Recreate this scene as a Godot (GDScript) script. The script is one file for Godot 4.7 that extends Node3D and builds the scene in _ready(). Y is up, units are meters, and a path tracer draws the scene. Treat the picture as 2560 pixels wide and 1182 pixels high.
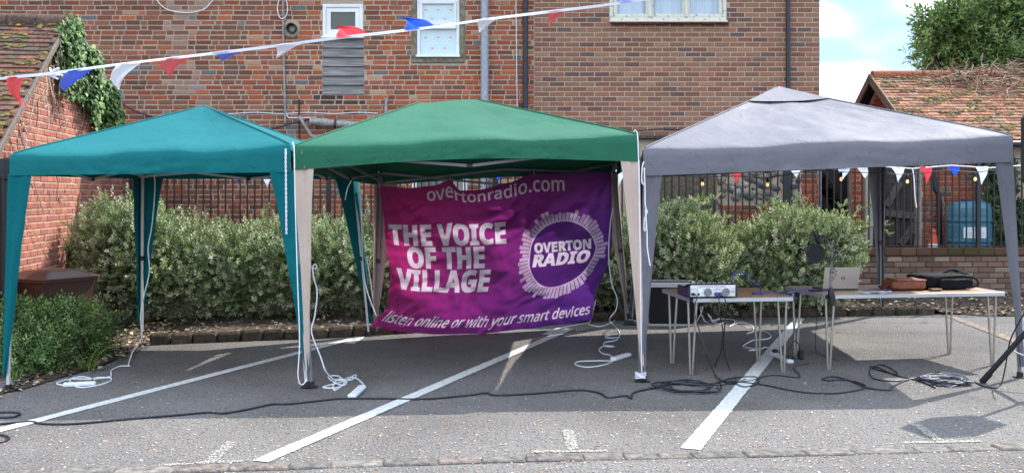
extends Node3D
# A car park with three pop-up gazebos in front of an old brick building.
# Lengths in metres; the photographer stands at x = 0, z = 0 and looks along -z.
const F := 2503.0
const HZ := 490.0
const EYE := 1.57
var rng := RandomNumberGenerator.new()
var counts := {}
var M := {}
var T := {}
var brick_cache := {}


class MB:
	var v := PackedVector3Array()
	var n := PackedVector3Array()
	var c := PackedColorArray()
	var uv := PackedVector2Array()
	var ix := PackedInt32Array()

	func vert(p: Vector3, nn: Vector3, col := Color.WHITE, t := Vector2.ZERO) -> int:
		v.append(p)
		n.append(nn)
		c.append(col)
		uv.append(t)
		return v.size() - 1

	func tri(a: Vector3, b: Vector3, d: Vector3, col := Color.WHITE, out := Vector3.ZERO) -> void:
		var nn := (b - a).cross(d - a).normalized()
		if out != Vector3.ZERO and nn.dot(out) < 0.0:
			var s := b
			b = d
			d = s
			nn = -nn
		var i := vert(a, nn, col, Vector2(0, 1))
		vert(b, nn, col, Vector2(1, 1))
		vert(d, nn, col, Vector2(0.5, 0))
		ix.append_array(PackedInt32Array([i, i + 2, i + 1]))

	func quad(a: Vector3, b: Vector3, d: Vector3, e: Vector3, col := Color.WHITE, out := Vector3.ZERO) -> void:
		var nn := (b - a).cross(d - a).normalized()
		if nn.length() < 0.5:
			nn = (d - a).cross(e - a).normalized()
		if out != Vector3.ZERO and nn.dot(out) < 0.0:
			var s := b
			b = e
			e = s
			nn = -nn
		var i := vert(a, nn, col, Vector2(0, 1))
		vert(b, nn, col, Vector2(1, 1))
		vert(d, nn, col, Vector2(1, 0))
		vert(e, nn, col, Vector2(0, 0))
		ix.append_array(PackedInt32Array([i, i + 2, i + 1, i, i + 3, i + 2]))

	func box(ctr: Vector3, size: Vector3, bs := Basis.IDENTITY, bev := 0.0, col := Color.WHITE) -> void:
		var h := size * 0.5
		var b := minf(bev, minf(h.x, minf(h.y, h.z)) * 0.9)
		var at := func(ax: int, s: Vector3) -> Vector3:
			var q := Vector3(s.x * (h.x - b), s.y * (h.y - b), s.z * (h.z - b))
			q[ax] = s[ax] * h[ax]
			return ctr + bs * q
		for ax in 3:
			var a1 := (ax + 1) % 3
			var a2 := (ax + 2) % 3
			for sg in [-1.0, 1.0]:
				var q := []
				for w in [[-1.0, -1.0], [1.0, -1.0], [1.0, 1.0], [-1.0, 1.0]]:
					var s := Vector3.ZERO
					s[ax] = sg
					s[a1] = w[0]
					s[a2] = w[1]
					q.append(at.call(ax, s))
				var o := Vector3.ZERO
				o[ax] = sg
				quad(q[0], q[1], q[2], q[3], col, bs * o)
			if b > 0.0:
				for s1 in [-1.0, 1.0]:
					for s2 in [-1.0, 1.0]:
						var lo := Vector3.ZERO
						lo[ax] = -1.0
						lo[a1] = s1
						lo[a2] = s2
						var hi := lo
						hi[ax] = 1.0
						var o := lo
						o[ax] = 0.0
						quad(at.call(a1, lo), at.call(a1, hi), at.call(a2, hi), at.call(a2, lo), col, bs * o)
		if b > 0.0:
			for sx in [-1.0, 1.0]:
				for sy in [-1.0, 1.0]:
					for sz in [-1.0, 1.0]:
						var s := Vector3(sx, sy, sz)
						tri(at.call(0, s), at.call(1, s), at.call(2, s), col, bs * s)

	func beam(a: Vector3, b: Vector3, w: float, t: float, bev := 0.0, col := Color.WHITE, up := Vector3.UP) -> void:
		var z := (b - a).normalized()
		if absf(z.dot(up)) > 0.95:
			up = Vector3.RIGHT
		var x := up.cross(z).normalized()
		var y := z.cross(x)
		box((a + b) * 0.5, Vector3(w, t, a.distance_to(b)), Basis(x, y, z), bev, col)

	func tube(pts: PackedVector3Array, r, sides := 8, col := Color.WHITE) -> void:
		var m := pts.size()
		var up := Vector3.UP
		var first := v.size()
		var px := Vector3.ZERO
		for i in m:
			var t := (pts[mini(i + 1, m - 1)] - pts[maxi(i - 1, 0)]).normalized()
			if i == 0:
				px = (Vector3.RIGHT if absf(t.dot(up)) > 0.9 else up).cross(t).normalized()
			px = (px - t * px.dot(t)).normalized()
			var py := t.cross(px)
			var rr: float = r if r is float else r[i]
			for k in sides:
				var a := TAU * k / sides
				var o := px * cos(a) + py * sin(a)
				vert(pts[i] + o * rr, o, col, Vector2(float(k) / sides, float(i) / m))
		for i in m - 1:
			for k in sides:
				var a := first + i * sides + k
				var b := first + i * sides + (k + 1) % sides
				ix.append_array(PackedInt32Array([a, a + sides, b, b, a + sides, b + sides]))
		for e in [0, m - 1]:
			var o: Vector3 = (pts[0] - pts[1]).normalized() if e == 0 else (pts[m - 1] - pts[m - 2]).normalized()
			var cc := vert(pts[e], o, col)
			for k in sides:
				vert(v[first + e * sides + k], o, col)
			for k in sides:
				ix.append_array(PackedInt32Array([cc, cc + 1 + k, cc + 1 + (k + 1) % sides]))

	func lathe(base: Vector3, prof: Array, segs := 24, bs := Basis.IDENTITY, col := Color.WHITE) -> void:
		# prof: [radius, height] from bottom to top; each ring doubled for crisp edges where the slope turns
		for i in prof.size() - 1:
			var p0: Array = prof[i]
			var p1: Array = prof[i + 1]
			var dn := Vector2(p1[1] - p0[1], p0[0] - p1[0]).normalized()
			var first := v.size()
			for k in segs + 1:
				var a := TAU * k / segs
				var o := Vector3(cos(a), 0, sin(a))
				var nn := bs * (o * dn.x + Vector3.UP * dn.y)
				vert(base + bs * (o * p0[0] + Vector3.UP * p0[1]), nn, col, Vector2(float(k) / segs, 1))
				vert(base + bs * (o * p1[0] + Vector3.UP * p1[1]), nn, col, Vector2(float(k) / segs, 0))
			for k in segs:
				var a := first + k * 2
				ix.append_array(PackedInt32Array([a, a + 1, a + 2, a + 2, a + 1, a + 3]))

	func grid(rows: Array, col := Color.WHITE, out := Vector3.ZERO, cols: Array = []) -> void:
		var nr := rows.size()
		var nc: int = rows[0].size()
		var first := v.size()
		for i in nr:
			for j in nc:
				var a: Vector3 = rows[i][mini(j + 1, nc - 1)] - rows[i][maxi(j - 1, 0)]
				var b: Vector3 = rows[mini(i + 1, nr - 1)][j] - rows[maxi(i - 1, 0)][j]
				var nn := a.cross(b).normalized()
				if nn.length() < 0.5:
					nn = Vector3.UP
				if out != Vector3.ZERO and nn.dot(out) < 0.0:
					nn = -nn
				vert(rows[i][j], nn, cols[i][j] if cols.size() else col, Vector2(float(j) / (nc - 1), float(i) / (nr - 1)))
		for i in nr - 1:
			for j in nc - 1:
				var a := first + i * nc + j
				var flip := (v[a + 1] - v[a]).cross(v[a + nc] - v[a]).dot(n[a]) > 0.0
				if flip:
					ix.append_array(PackedInt32Array([a, a + nc, a + 1, a + 1, a + nc, a + nc + 1]))
				else:
					ix.append_array(PackedInt32Array([a, a + 1, a + nc, a + 1, a + nc + 1, a + nc]))

	func mesh(off := Vector3.ZERO) -> ArrayMesh:
		var vv := v
		if off != Vector3.ZERO:
			vv = PackedVector3Array()
			vv.resize(v.size())
			for i in v.size():
				vv[i] = v[i] - off
		# every face turned to the side its normals point to
		for i in range(0, ix.size(), 3):
			var i0 := ix[i]
			var i1 := ix[i + 1]
			var i2 := ix[i + 2]
			if (v[i2] - v[i0]).cross(v[i1] - v[i0]).dot(n[i0] + n[i1] + n[i2]) < 0.0:
				ix[i + 1] = i2
				ix[i + 2] = i1
		var a := []
		a.resize(Mesh.ARRAY_MAX)
		a[Mesh.ARRAY_VERTEX] = vv
		a[Mesh.ARRAY_NORMAL] = n
		a[Mesh.ARRAY_COLOR] = c
		a[Mesh.ARRAY_TEX_UV] = uv
		a[Mesh.ARRAY_INDEX] = ix
		var m := ArrayMesh.new()
		m.add_surface_from_arrays(Mesh.PRIMITIVE_TRIANGLES, a)
		return m


# ---------- placing ----------
func P(px: float, py: float, d: float) -> Vector3:
	return Vector3((px - 1280.0) * d / F, EYE - (py - HZ) * d / F, -d)


func G(px: float, py: float, h := 0.0) -> Vector3:
	var d := (EYE - h) * F / (py - HZ)
	return Vector3((px - 1280.0) * d / F, h, -d)


func S(r: float, g: float, b: float) -> Color:
	return Color(r / 255.0, g / 255.0, b / 255.0).srgb_to_linear()


func C(r: float, g: float, b: float) -> Color:
	return Color(r / 255.0, g / 255.0, b / 255.0)


func rr(a: float, b: float) -> float:
	return rng.randf_range(a, b)


func numbered(called: String, parent: Node) -> String:
	var key := str(parent.get_instance_id()) + called
	var k: int = counts.get(key, 0)
	counts[key] = k + 1
	return called if k == 0 else "%s_%03d" % [called, k]


func tag(o: Node, label: String, category: String, group := "", kind := "") -> Node:
	if label:
		o.set_meta("label", label)
	if category:
		o.set_meta("category", category)
	if group:
		o.set_meta("group", group)
	if kind:
		o.set_meta("kind", kind)
	return o


func thing(called: String, label: String, category: String, at: Vector3, group := "") -> Node3D:
	var o := Node3D.new()
	o.name = numbered(called, self)
	add_child(o)
	o.position = at
	tag(o, label, category, group)
	return o


func part(parent: Node3D, called: String, mb: MB, m: Material, label := "") -> MeshInstance3D:
	var o := MeshInstance3D.new()
	o.name = numbered(called, parent)
	parent.add_child(o)
	o.mesh = mb.mesh(parent.global_position)
	o.material_override = m
	if label:
		o.set_meta("label", label)
	return o


func single(called: String, mb: MB, m: Material, label: String, category: String, at: Vector3, group := "", kind := "") -> MeshInstance3D:
	var o := MeshInstance3D.new()
	o.name = numbered(called, self)
	add_child(o)
	o.position = at
	o.mesh = mb.mesh(at)
	o.material_override = m
	tag(o, label, category, group, kind)
	return o


func structure(called: String, mb: MB, m: Material) -> MeshInstance3D:
	return single(called, mb, m, "", "", Vector3.ZERO, "", "structure")


func scatter(parent: Node3D, called: String, mesh: Mesh, m: Material, xf: Array, cols: Array) -> MultiMeshInstance3D:
	var mm := MultiMesh.new()
	mm.transform_format = MultiMesh.TRANSFORM_3D
	mm.use_colors = true
	mm.mesh = mesh
	mm.instance_count = xf.size()
	for i in xf.size():
		mm.set_instance_transform(i, xf[i])
		mm.set_instance_color(i, cols[i % cols.size()])
	var o := MultiMeshInstance3D.new()
	o.multimesh = mm
	o.material_override = m
	o.name = numbered(called, parent)
	parent.add_child(o)
	if parent != self:
		o.set_meta("kind", "stuff")
		o.position = -parent.global_position
	return o


func curve(pts: Array, step := 0.03) -> PackedVector3Array:
	# Catmull-Rom through the points
	var out := PackedVector3Array()
	var m := pts.size()
	for i in m - 1:
		var a: Vector3 = pts[maxi(i - 1, 0)]
		var b: Vector3 = pts[i]
		var d: Vector3 = pts[i + 1]
		var e: Vector3 = pts[mini(i + 2, m - 1)]
		var k := clampi(int(b.distance_to(d) / step), 2, 14)
		for j in k:
			out.append(b.cubic_interpolate(d, a, e, float(j) / k))
	out.append(pts[m - 1])
	return out


# ---------- materials ----------
func noise_tex(seed_: int, freq: float, lo: float, hi: float, size := 512, octaves := 4) -> ImageTexture:
	var f := FastNoiseLite.new()
	f.seed = seed_
	f.frequency = freq
	f.fractal_octaves = octaves
	var im := f.get_seamless_image(size, size)
	im.convert(Image.FORMAT_L8)
	var d := im.get_data()
	for i in d.size():
		d[i] = int(clampf(lo + (hi - lo) * d[i] / 255.0, 0, 1) * 255.0)
	return ImageTexture.create_from_image(Image.create_from_data(size, size, false, Image.FORMAT_L8, d))


func normal_tex(seed_: int, freq: float, strength: float, size := 512, octaves := 5) -> ImageTexture:
	var f := FastNoiseLite.new()
	f.seed = seed_
	f.frequency = freq
	f.fractal_octaves = octaves
	var im := f.get_seamless_image(size, size)
	im.convert(Image.FORMAT_RGBA8)
	im.bump_map_to_normal_map(strength)
	return ImageTexture.create_from_image(im)


func crease_tex() -> ImageTexture:
	# fold lines left by packing the cloth away: thin ridges over soft undulation
	var f := FastNoiseLite.new()
	f.seed = 91
	f.frequency = 0.006
	f.fractal_type = FastNoiseLite.FRACTAL_RIDGED
	f.fractal_octaves = 3
	f.domain_warp_enabled = true
	f.domain_warp_amplitude = 40.0
	var im := f.get_seamless_image(1024, 1024)
	im.convert(Image.FORMAT_L8)
	var d := im.get_data()
	for i in d.size():
		var k := d[i] / 255.0
		d[i] = int(255.0 * clampf(0.35 * k + 0.65 * smoothstep(0.72, 0.95, k), 0.0, 1.0))
	im = Image.create_from_data(1024, 1024, false, Image.FORMAT_L8, d)
	im.convert(Image.FORMAT_RGBA8)
	im.bump_map_to_normal_map(5.0)
	return ImageTexture.create_from_image(im)


func mat(col: Color, rough: float, o := {}) -> StandardMaterial3D:
	var m := StandardMaterial3D.new()
	m.albedo_color = col
	m.roughness = rough
	m.cull_mode = BaseMaterial3D.CULL_DISABLED
	m.metallic = o.get("metal", 0.0)
	m.vertex_color_use_as_albedo = o.get("vc", false)
	if o.has("tex"):
		m.albedo_texture = o.tex
	if o.has("normal"):
		m.normal_enabled = true
		m.normal_texture = o.normal
		m.normal_scale = o.get("ns", 1.0)
	if o.has("scale"):
		m.uv1_triplanar = true
		m.uv1_world_triplanar = true
		m.uv1_scale = Vector3.ONE * o.scale
	if o.has("back"):
		m.backlight_enabled = true
		m.backlight = o.back
	if o.has("spec"):
		m.metallic_specular = o.spec
	if o.has("alpha"):
		m.transparency = BaseMaterial3D.TRANSPARENCY_ALPHA
		m.albedo_color.a = o.alpha
	if o.has("coat"):
		m.clearcoat_enabled = true
		m.clearcoat = o.coat
		m.clearcoat_roughness = 0.15
	return m


func make_materials() -> void:
	T.grain = noise_tex(3, 0.05, 0.72, 1.0, 512, 5)
	T.coarse = noise_tex(5, 0.02, 0.6, 1.0, 512, 5)
	T.grain_n = normal_tex(4, 0.06, 6.0)
	T.fine_n = normal_tex(9, 0.15, 4.0)
	T.soft_n = normal_tex(11, 0.012, 9.0, 512, 4)
	T.crease_n = crease_tex()
	M.brick = mat(Color.WHITE, 0.92, {"vc": true, "tex": T.grain, "normal": T.grain_n, "ns": 0.8, "scale": 2.2, "spec": 0.25})
	M.mortar = mat(C(204, 184, 164), 0.95, {"tex": T.grain, "normal": T.grain_n, "ns": 0.7, "scale": 1.6, "spec": 0.2})
	M.mortar_pink = mat(C(226, 202, 172), 0.95, {"tex": T.grain, "normal": T.grain_n, "ns": 0.7, "scale": 1.6, "spec": 0.2})
	M.mortar_dark = mat(C(96, 86, 76), 0.95, {"tex": T.grain, "normal": T.grain_n, "ns": 0.7, "scale": 1.6, "spec": 0.2})
	M.tile = mat(Color.WHITE, 0.9, {"vc": true, "tex": T.coarse, "normal": T.grain_n, "ns": 0.8, "scale": 1.7, "spec": 0.25})
	M.stone = mat(Color.WHITE, 0.9, {"vc": true, "tex": T.coarse, "normal": T.grain_n, "ns": 1.0, "scale": 1.1, "spec": 0.25})
	M.flint = mat(Color.WHITE, 0.55, {"vc": true, "tex": T.coarse, "scale": 2.5})
	M.plain = mat(Color.WHITE, 0.8, {"vc": true})
	M.upvc = mat(C(232, 234, 236), 0.35, {"tex": noise_tex(21, 0.01, 0.92, 1.0, 256), "scale": 0.9})
	M.paint_old = mat(C(214, 212, 200), 0.7, {"tex": peeling(), "scale": 1.6, "normal": T.grain_n, "ns": 0.5})
	M.render_surround = mat(C(150, 140, 118), 0.9, {"tex": T.coarse, "scale": 0.9})
	M.board = mat(C(150, 147, 146), 0.85, {"tex": wood_tex(31), "scale": 1.2, "normal": T.fine_n, "ns": 0.4})
	M.dark_wood = mat(C(72, 64, 60), 0.85, {"tex": wood_tex(33), "scale": 1.2})
	M.pale_wood = mat(C(170, 164, 148), 0.75, {"tex": T.grain, "scale": 1.2})
	M.pipe_grey = mat(C(170, 176, 188), 0.45, {"tex": T.grain, "scale": 0.7})
	M.pipe_dirty = mat(C(176, 176, 172), 0.5, {"tex": T.coarse, "scale": 1.4})
	M.black_metal = mat(C(30, 33, 40), 0.45)
	M.fence = mat(C(44, 38, 38), 0.6, {"tex": T.coarse, "scale": 2.0})
	M.black = mat(C(24, 25, 30), 0.5)
	M.black_rough = mat(C(26, 26, 30), 0.9, {"normal": T.fine_n, "ns": 0.8, "scale": 6.0})
	M.cable_black = mat(C(30, 33, 44), 0.4)
	M.cable_grey = mat(C(120, 126, 136), 0.45)
	M.cable_white = mat(C(222, 226, 230), 0.45)
	M.cable_blue = mat(C(42, 60, 140), 0.45)
	M.rope = mat(C(226, 226, 232), 0.85)
	M.steel = mat(C(176, 172, 164), 0.32, {"metal": 0.85})
	M.alu = mat(C(186, 188, 192), 0.4, {"metal": 0.7})
	M.frame_grey = mat(C(112, 112, 118), 0.45, {"metal": 0.25})
	M.frame_light = mat(C(196, 196, 194), 0.45, {"metal": 0.2})
	M.paint = mat(C(226, 228, 224), 0.75, {"tex": noise_tex(41, 0.03, 0.8, 1.0, 512), "scale": 1.3, "normal": T.grain_n, "ns": 0.5})
	M.glass = mat(C(225, 235, 240), 0.04, {"alpha": 0.12})
	M.wood_top = mat(C(190, 144, 106), 0.38, {"tex": wood_tex(35), "scale": 0.8})
	M.wood_top_pale = mat(C(220, 184, 150), 0.38, {"tex": wood_tex(37), "scale": 0.8})
	M.teal = cloth(C(6, 102, 106), 0.1, 0.72, 0.3)
	M.teal_leg = cloth(C(6, 98, 104), 0.03)
	M.green = cloth(C(28, 96, 70), 0.08, 0.68, 0.36)
	M.grey = cloth(C(104, 104, 112), 0.06, 0.66, 0.42)
	M.beige = cloth(C(192, 174, 160), 0.12)
	M.leaf = mat(Color.WHITE, 0.5, {"vc": true, "back": Color(0.62, 0.7, 0.36)})
	M.leaf_ivy = mat(Color.WHITE, 0.6, {"vc": true, "back": Color(0.25, 0.32, 0.12)})
	M.twig = mat(C(92, 78, 66), 0.9, {"tex": T.coarse, "scale": 3.0})
	M.bark = mat(C(84, 72, 60), 0.95, {"tex": T.coarse, "scale": 1.5, "normal": T.grain_n})
	M.dead = mat(Color.WHITE, 0.9, {"vc": true})
	M.moss = mat(Color.WHITE, 1.0, {"vc": true})


func cloth(col: Color, back: float, rough := 0.8, spec := 0.25) -> StandardMaterial3D:
	return mat(col, rough, {"spec": spec, "normal": T.crease_n, "ns": 0.55, "scale": 0.55, "back": Color(back, back, back), "tex": noise_tex(51, 0.015, 0.93, 1.0, 256)})


func peeling() -> ImageTexture:
	var f := FastNoiseLite.new()
	f.seed = 77
	f.frequency = 0.03
	f.fractal_octaves = 5
	var src := f.get_seamless_image(256, 256)
	var im := Image.create(256, 256, false, Image.FORMAT_RGB8)
	for y in 256:
		for x in 256:
			var k := src.get_pixel(x, y).r
			im.set_pixel(x, y, C(150, 136, 118) if k > 0.83 else (C(205, 198, 184) if k > 0.74 else C(250, 250, 248)))
	return ImageTexture.create_from_image(im)


func wood_tex(seed_: int) -> ImageTexture:
	var f := FastNoiseLite.new()
	f.seed = seed_
	f.frequency = 0.02
	f.fractal_octaves = 4
	var im := Image.create(256, 256, false, Image.FORMAT_L8)
	for y in 256:
		for x in 256:
			var a := TAU * x / 256.0
			var k := f.get_noise_3d(cos(a) * 14.0, sin(a) * 14.0, y * 4.5) * 0.5 + 0.5
			im.set_pixel(x, y, Color.WHITE * clampf(0.5 + 0.6 * k, 0.4, 1.0))
	return ImageTexture.create_from_image(im)


func asphalt_tex() -> ImageTexture:
	var im := Image.create(1024, 1024, false, Image.FORMAT_RGB8)
	var f := FastNoiseLite.new()
	f.seed = 12
	f.frequency = 0.25
	f.fractal_octaves = 2
	var nz := f.get_seamless_image(1024, 1024)
	for y in 1024:
		for x in 1024:
			var k := 0.62 + 0.55 * (nz.get_pixel(x, y).r - 0.5)
			im.set_pixel(x, y, Color(k, k * 0.985, k * 0.97))
	var r := RandomNumberGenerator.new()
	r.seed = 8
	var tones := [C(205, 200, 196), C(180, 176, 172), C(210, 198, 180), C(190, 164, 142), C(92, 90, 92), C(70, 70, 74), C(170, 172, 178), C(120, 116, 114)]
	for i in 22000:
		var s := r.randi_range(2, 5) if r.randf() < 0.93 else r.randi_range(5, 8)
		im.fill_rect(Rect2i(r.randi_range(0, 1012), r.randi_range(0, 1012), s, maxi(1, s - r.randi_range(0, 2))), tones[r.randi() % tones.size()].lerp(C(158, 156, 153), 0.4) * r.randf_range(0.8, 1.0))
	return ImageTexture.create_from_image(im)


# ---------- brickwork ----------
func brick_geo(mb: MB, xf: Transform3D, w: float, h: float, dep: float, bev: float, col: Color) -> void:
	var a := w * 0.5
	var b := h * 0.5
	var q := [Vector2(-a, -b), Vector2(a, -b), Vector2(a, b), Vector2(-a, b)]
	var i2 := [Vector2(-a + bev, -b + bev), Vector2(a - bev, -b + bev), Vector2(a - bev, b - bev), Vector2(-a + bev, b - bev)]
	var bk := []
	var md := []
	var fr := []
	for k in 4:
		bk.append(xf * Vector3(q[k].x, q[k].y, -dep))
		md.append(xf * Vector3(q[k].x, q[k].y, -bev))
		fr.append(xf * Vector3(i2[k].x, i2[k].y, 0))
	mb.quad(fr[0], fr[1], fr[2], fr[3], col)
	for k in 4:
		var l := (k + 1) % 4
		mb.quad(md[k], md[l], fr[l], fr[k], col)
		mb.quad(bk[k], bk[l], md[l], md[k], col)


func brick_mesh(w: float, h: float, dep: float, bev: float, col: Color) -> ArrayMesh:
	var key := "%.3f %.3f %.3f %s" % [w, h, dep, col.to_html()]
	if not brick_cache.has(key):
		var mb := MB.new()
		brick_geo(mb, Transform3D.IDENTITY, w, h, dep, bev, col)
		brick_cache[key] = mb.mesh()
	return brick_cache[key]


# rects: [u, v, w, h, colour, proud]; the first `most` become single parts, the rest one joined part
func lay(parent: Node3D, called: String, o: Vector3, bs: Basis, rects: Array, m: Material, most := 300, dep := 0.03, bev := 0.004, tilt := 0.0) -> void:
	var rest := MB.new()
	var base := parent.global_position
	for i in rects.size():
		var r: Array = rects[i]
		var b2 := bs
		if tilt > 0.0:
			b2 = bs * Basis(Vector3(0, 0, 1), rr(-tilt, tilt))
		var xf := Transform3D(b2, o + bs * Vector3(r[0] + r[2] * 0.5, r[1] + r[3] * 0.5, r[5]))
		if i < most:
			var w := snappedf(r[2], 0.01)
			var h := snappedf(r[3], 0.003)
			var n := MeshInstance3D.new()
			n.name = numbered(called, parent)
			parent.add_child(n)
			n.mesh = brick_mesh(w, h, dep, bev, r[4])
			n.material_override = m
			xf.basis = b2 * Basis.from_scale(Vector3(r[2] / w, r[3] / h, 1))
			xf.origin -= base
			n.transform = xf
		else:
			brick_geo(rest, xf, r[2], r[3], dep, bev, r[4])
	if rest.v.size():
		var p := part(parent, called + "_field", rest, m)
		p.set_meta("kind", "stuff")


func shaded(c: Color, k: float) -> Color:
	return Color(c.r * k, c.g * k, c.b * k)


func tones(list: Array, per := 3, spread := 0.14) -> Array:
	var out := []
	for c in list:
		for k in per:
			out.append(shaded(c, 1.0 + spread * (2.0 * k / maxf(per - 1, 1) - 1.0)))
	return out


# rows of bricks over a rectangle with holes; bond: list of lengths used in turn
func courses(u0: float, u1: float, v0: float, v1: float, ch: float, bond: Array, joint: float, holes: Array, cols: Array, jit: float, shift: float) -> Array:
	var out := []
	var row := 0
	var y := v0
	while y < v1 - 0.02:
		var x := u0 - (shift if row % 2 else 0.0)
		var k := row % bond.size()
		while x < u1 - 0.02:
			var w: float = bond[k % bond.size()] * (1.0 + rr(-jit, jit))
			k += 1
			var a := maxf(x, u0)
			var b := minf(x + w, u1)
			x += w + joint
			var y1 := minf(y + ch - joint, v1)
			var keep := b - a > 0.03
			for h in holes:
				if keep and b > h[0] and a < h[1] and y1 > h[2] + 0.01 and y < h[3] - 0.01:
					if a < h[0] and h[0] - a > 0.04:
						b = h[0] - 0.006
					elif b > h[1] and b - h[1] > 0.04:
						a = h[1] + 0.006
					else:
						keep = false
			if keep and b - a > 0.03:
				out.append([a, y + rr(-jit, jit) * 0.02, b - a, y1 - y + rr(-jit, jit) * 0.03, cols[rng.randi() % cols.size()], rr(0.0, 1.0) * 0.004])
		y += ch
		row += 1
	return out


func by_score(rects: Array, score: Callable) -> Array:
	var a := []
	for r in rects:
		a.append([score.call(r), r])
	a.sort_custom(func(p, q): return p[0] > q[0])
	var out := []
	for p in a:
		out.append(p[1])
	return out


# a wall front with real openings: front sheet, reveals of the given depth, holes [u0,u1,v0,v1]
func holed_front(mb: MB, o: Vector3, bs: Basis, u0: float, u1: float, v0: float, v1: float, holes: Array, reveal: float) -> void:
	var us := [u0, u1]
	var vs := [v0, v1]
	for h in holes:
		us.append_array([h[0], h[1]])
		vs.append_array([h[2], h[3]])
	us.sort()
	vs.sort()
	var at := func(u: float, v: float, w: float) -> Vector3: return o + bs * Vector3(u, v, w)
	for i in us.size() - 1:
		for j in vs.size() - 1:
			if us[i + 1] - us[i] < 0.0005 or vs[j + 1] - vs[j] < 0.0005 or us[i] < u0 - 0.001 or us[i + 1] > u1 + 0.001 or vs[j] < v0 - 0.001 or vs[j + 1] > v1 + 0.001:
				continue
			var cu: float = (us[i] + us[i + 1]) * 0.5
			var cv: float = (vs[j] + vs[j + 1]) * 0.5
			var inside := false
			for h in holes:
				if cu > h[0] and cu < h[1] and cv > h[2] and cv < h[3]:
					inside = true
			if not inside:
				mb.quad(at.call(us[i], vs[j], 0.0), at.call(us[i + 1], vs[j], 0.0), at.call(us[i + 1], vs[j + 1], 0.0), at.call(us[i], vs[j + 1], 0.0))
	for h in holes:
		var q := [[h[0], h[2]], [h[1], h[2]], [h[1], h[3]], [h[0], h[3]]]
		for k in 4:
			var a: Array = q[k]
			var b: Array = q[(k + 1) % 4]
			mb.quad(at.call(a[0], a[1], 0.0), at.call(b[0], b[1], 0.0), at.call(b[0], b[1], -reveal), at.call(a[0], a[1], -reveal))


# ---------- the setting ----------
func fu(px: float) -> float:
	return (px - 1280.0) * 15.1 / F


func fv(py: float) -> float:
	return EYE + (HZ - py) * 15.1 / F


func make_sky() -> Sky:
	var w := 1024
	var h := 512
	var f := FastNoiseLite.new()
	f.seed = 18
	f.frequency = 1.1
	f.fractal_octaves = 5
	var im := Image.create(w, h, false, Image.FORMAT_RGBF)
	for y in h:
		var el := PI * (0.5 - (y + 0.5) / h)
		for x in w:
			var az := TAU * (x + 0.5) / w
			var dir := Vector3(-cos(el) * sin(az), sin(el), cos(el) * cos(az))
			var col := Color(0.2, 0.19, 0.18)
			if el > -0.02:
				var q := dir * (1.0 / (0.35 + maxf(dir.y, 0.0)))
				var k := f.get_noise_3d(q.x * 1.3, q.y * 2.2, q.z * 1.3) * 0.5 + 0.5
				var cov := smoothstep(0.46, 0.63, k)
				var blue := Color(0.10, 0.21, 0.42).lerp(Color(0.22, 0.285, 0.335), pow(1.0 - maxf(dir.y, 0.0), 3.0))
				var white := Color(0.93, 0.96, 1.0) * (0.72 + 0.5 * smoothstep(0.45, 0.75, k))
				col = blue.lerp(white, cov)
			im.set_pixel(x, y, col)
	var m := PanoramaSkyMaterial.new()
	m.panorama = ImageTexture.create_from_image(im)
	var s := Sky.new()
	s.sky_material = m
	return s


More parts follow.
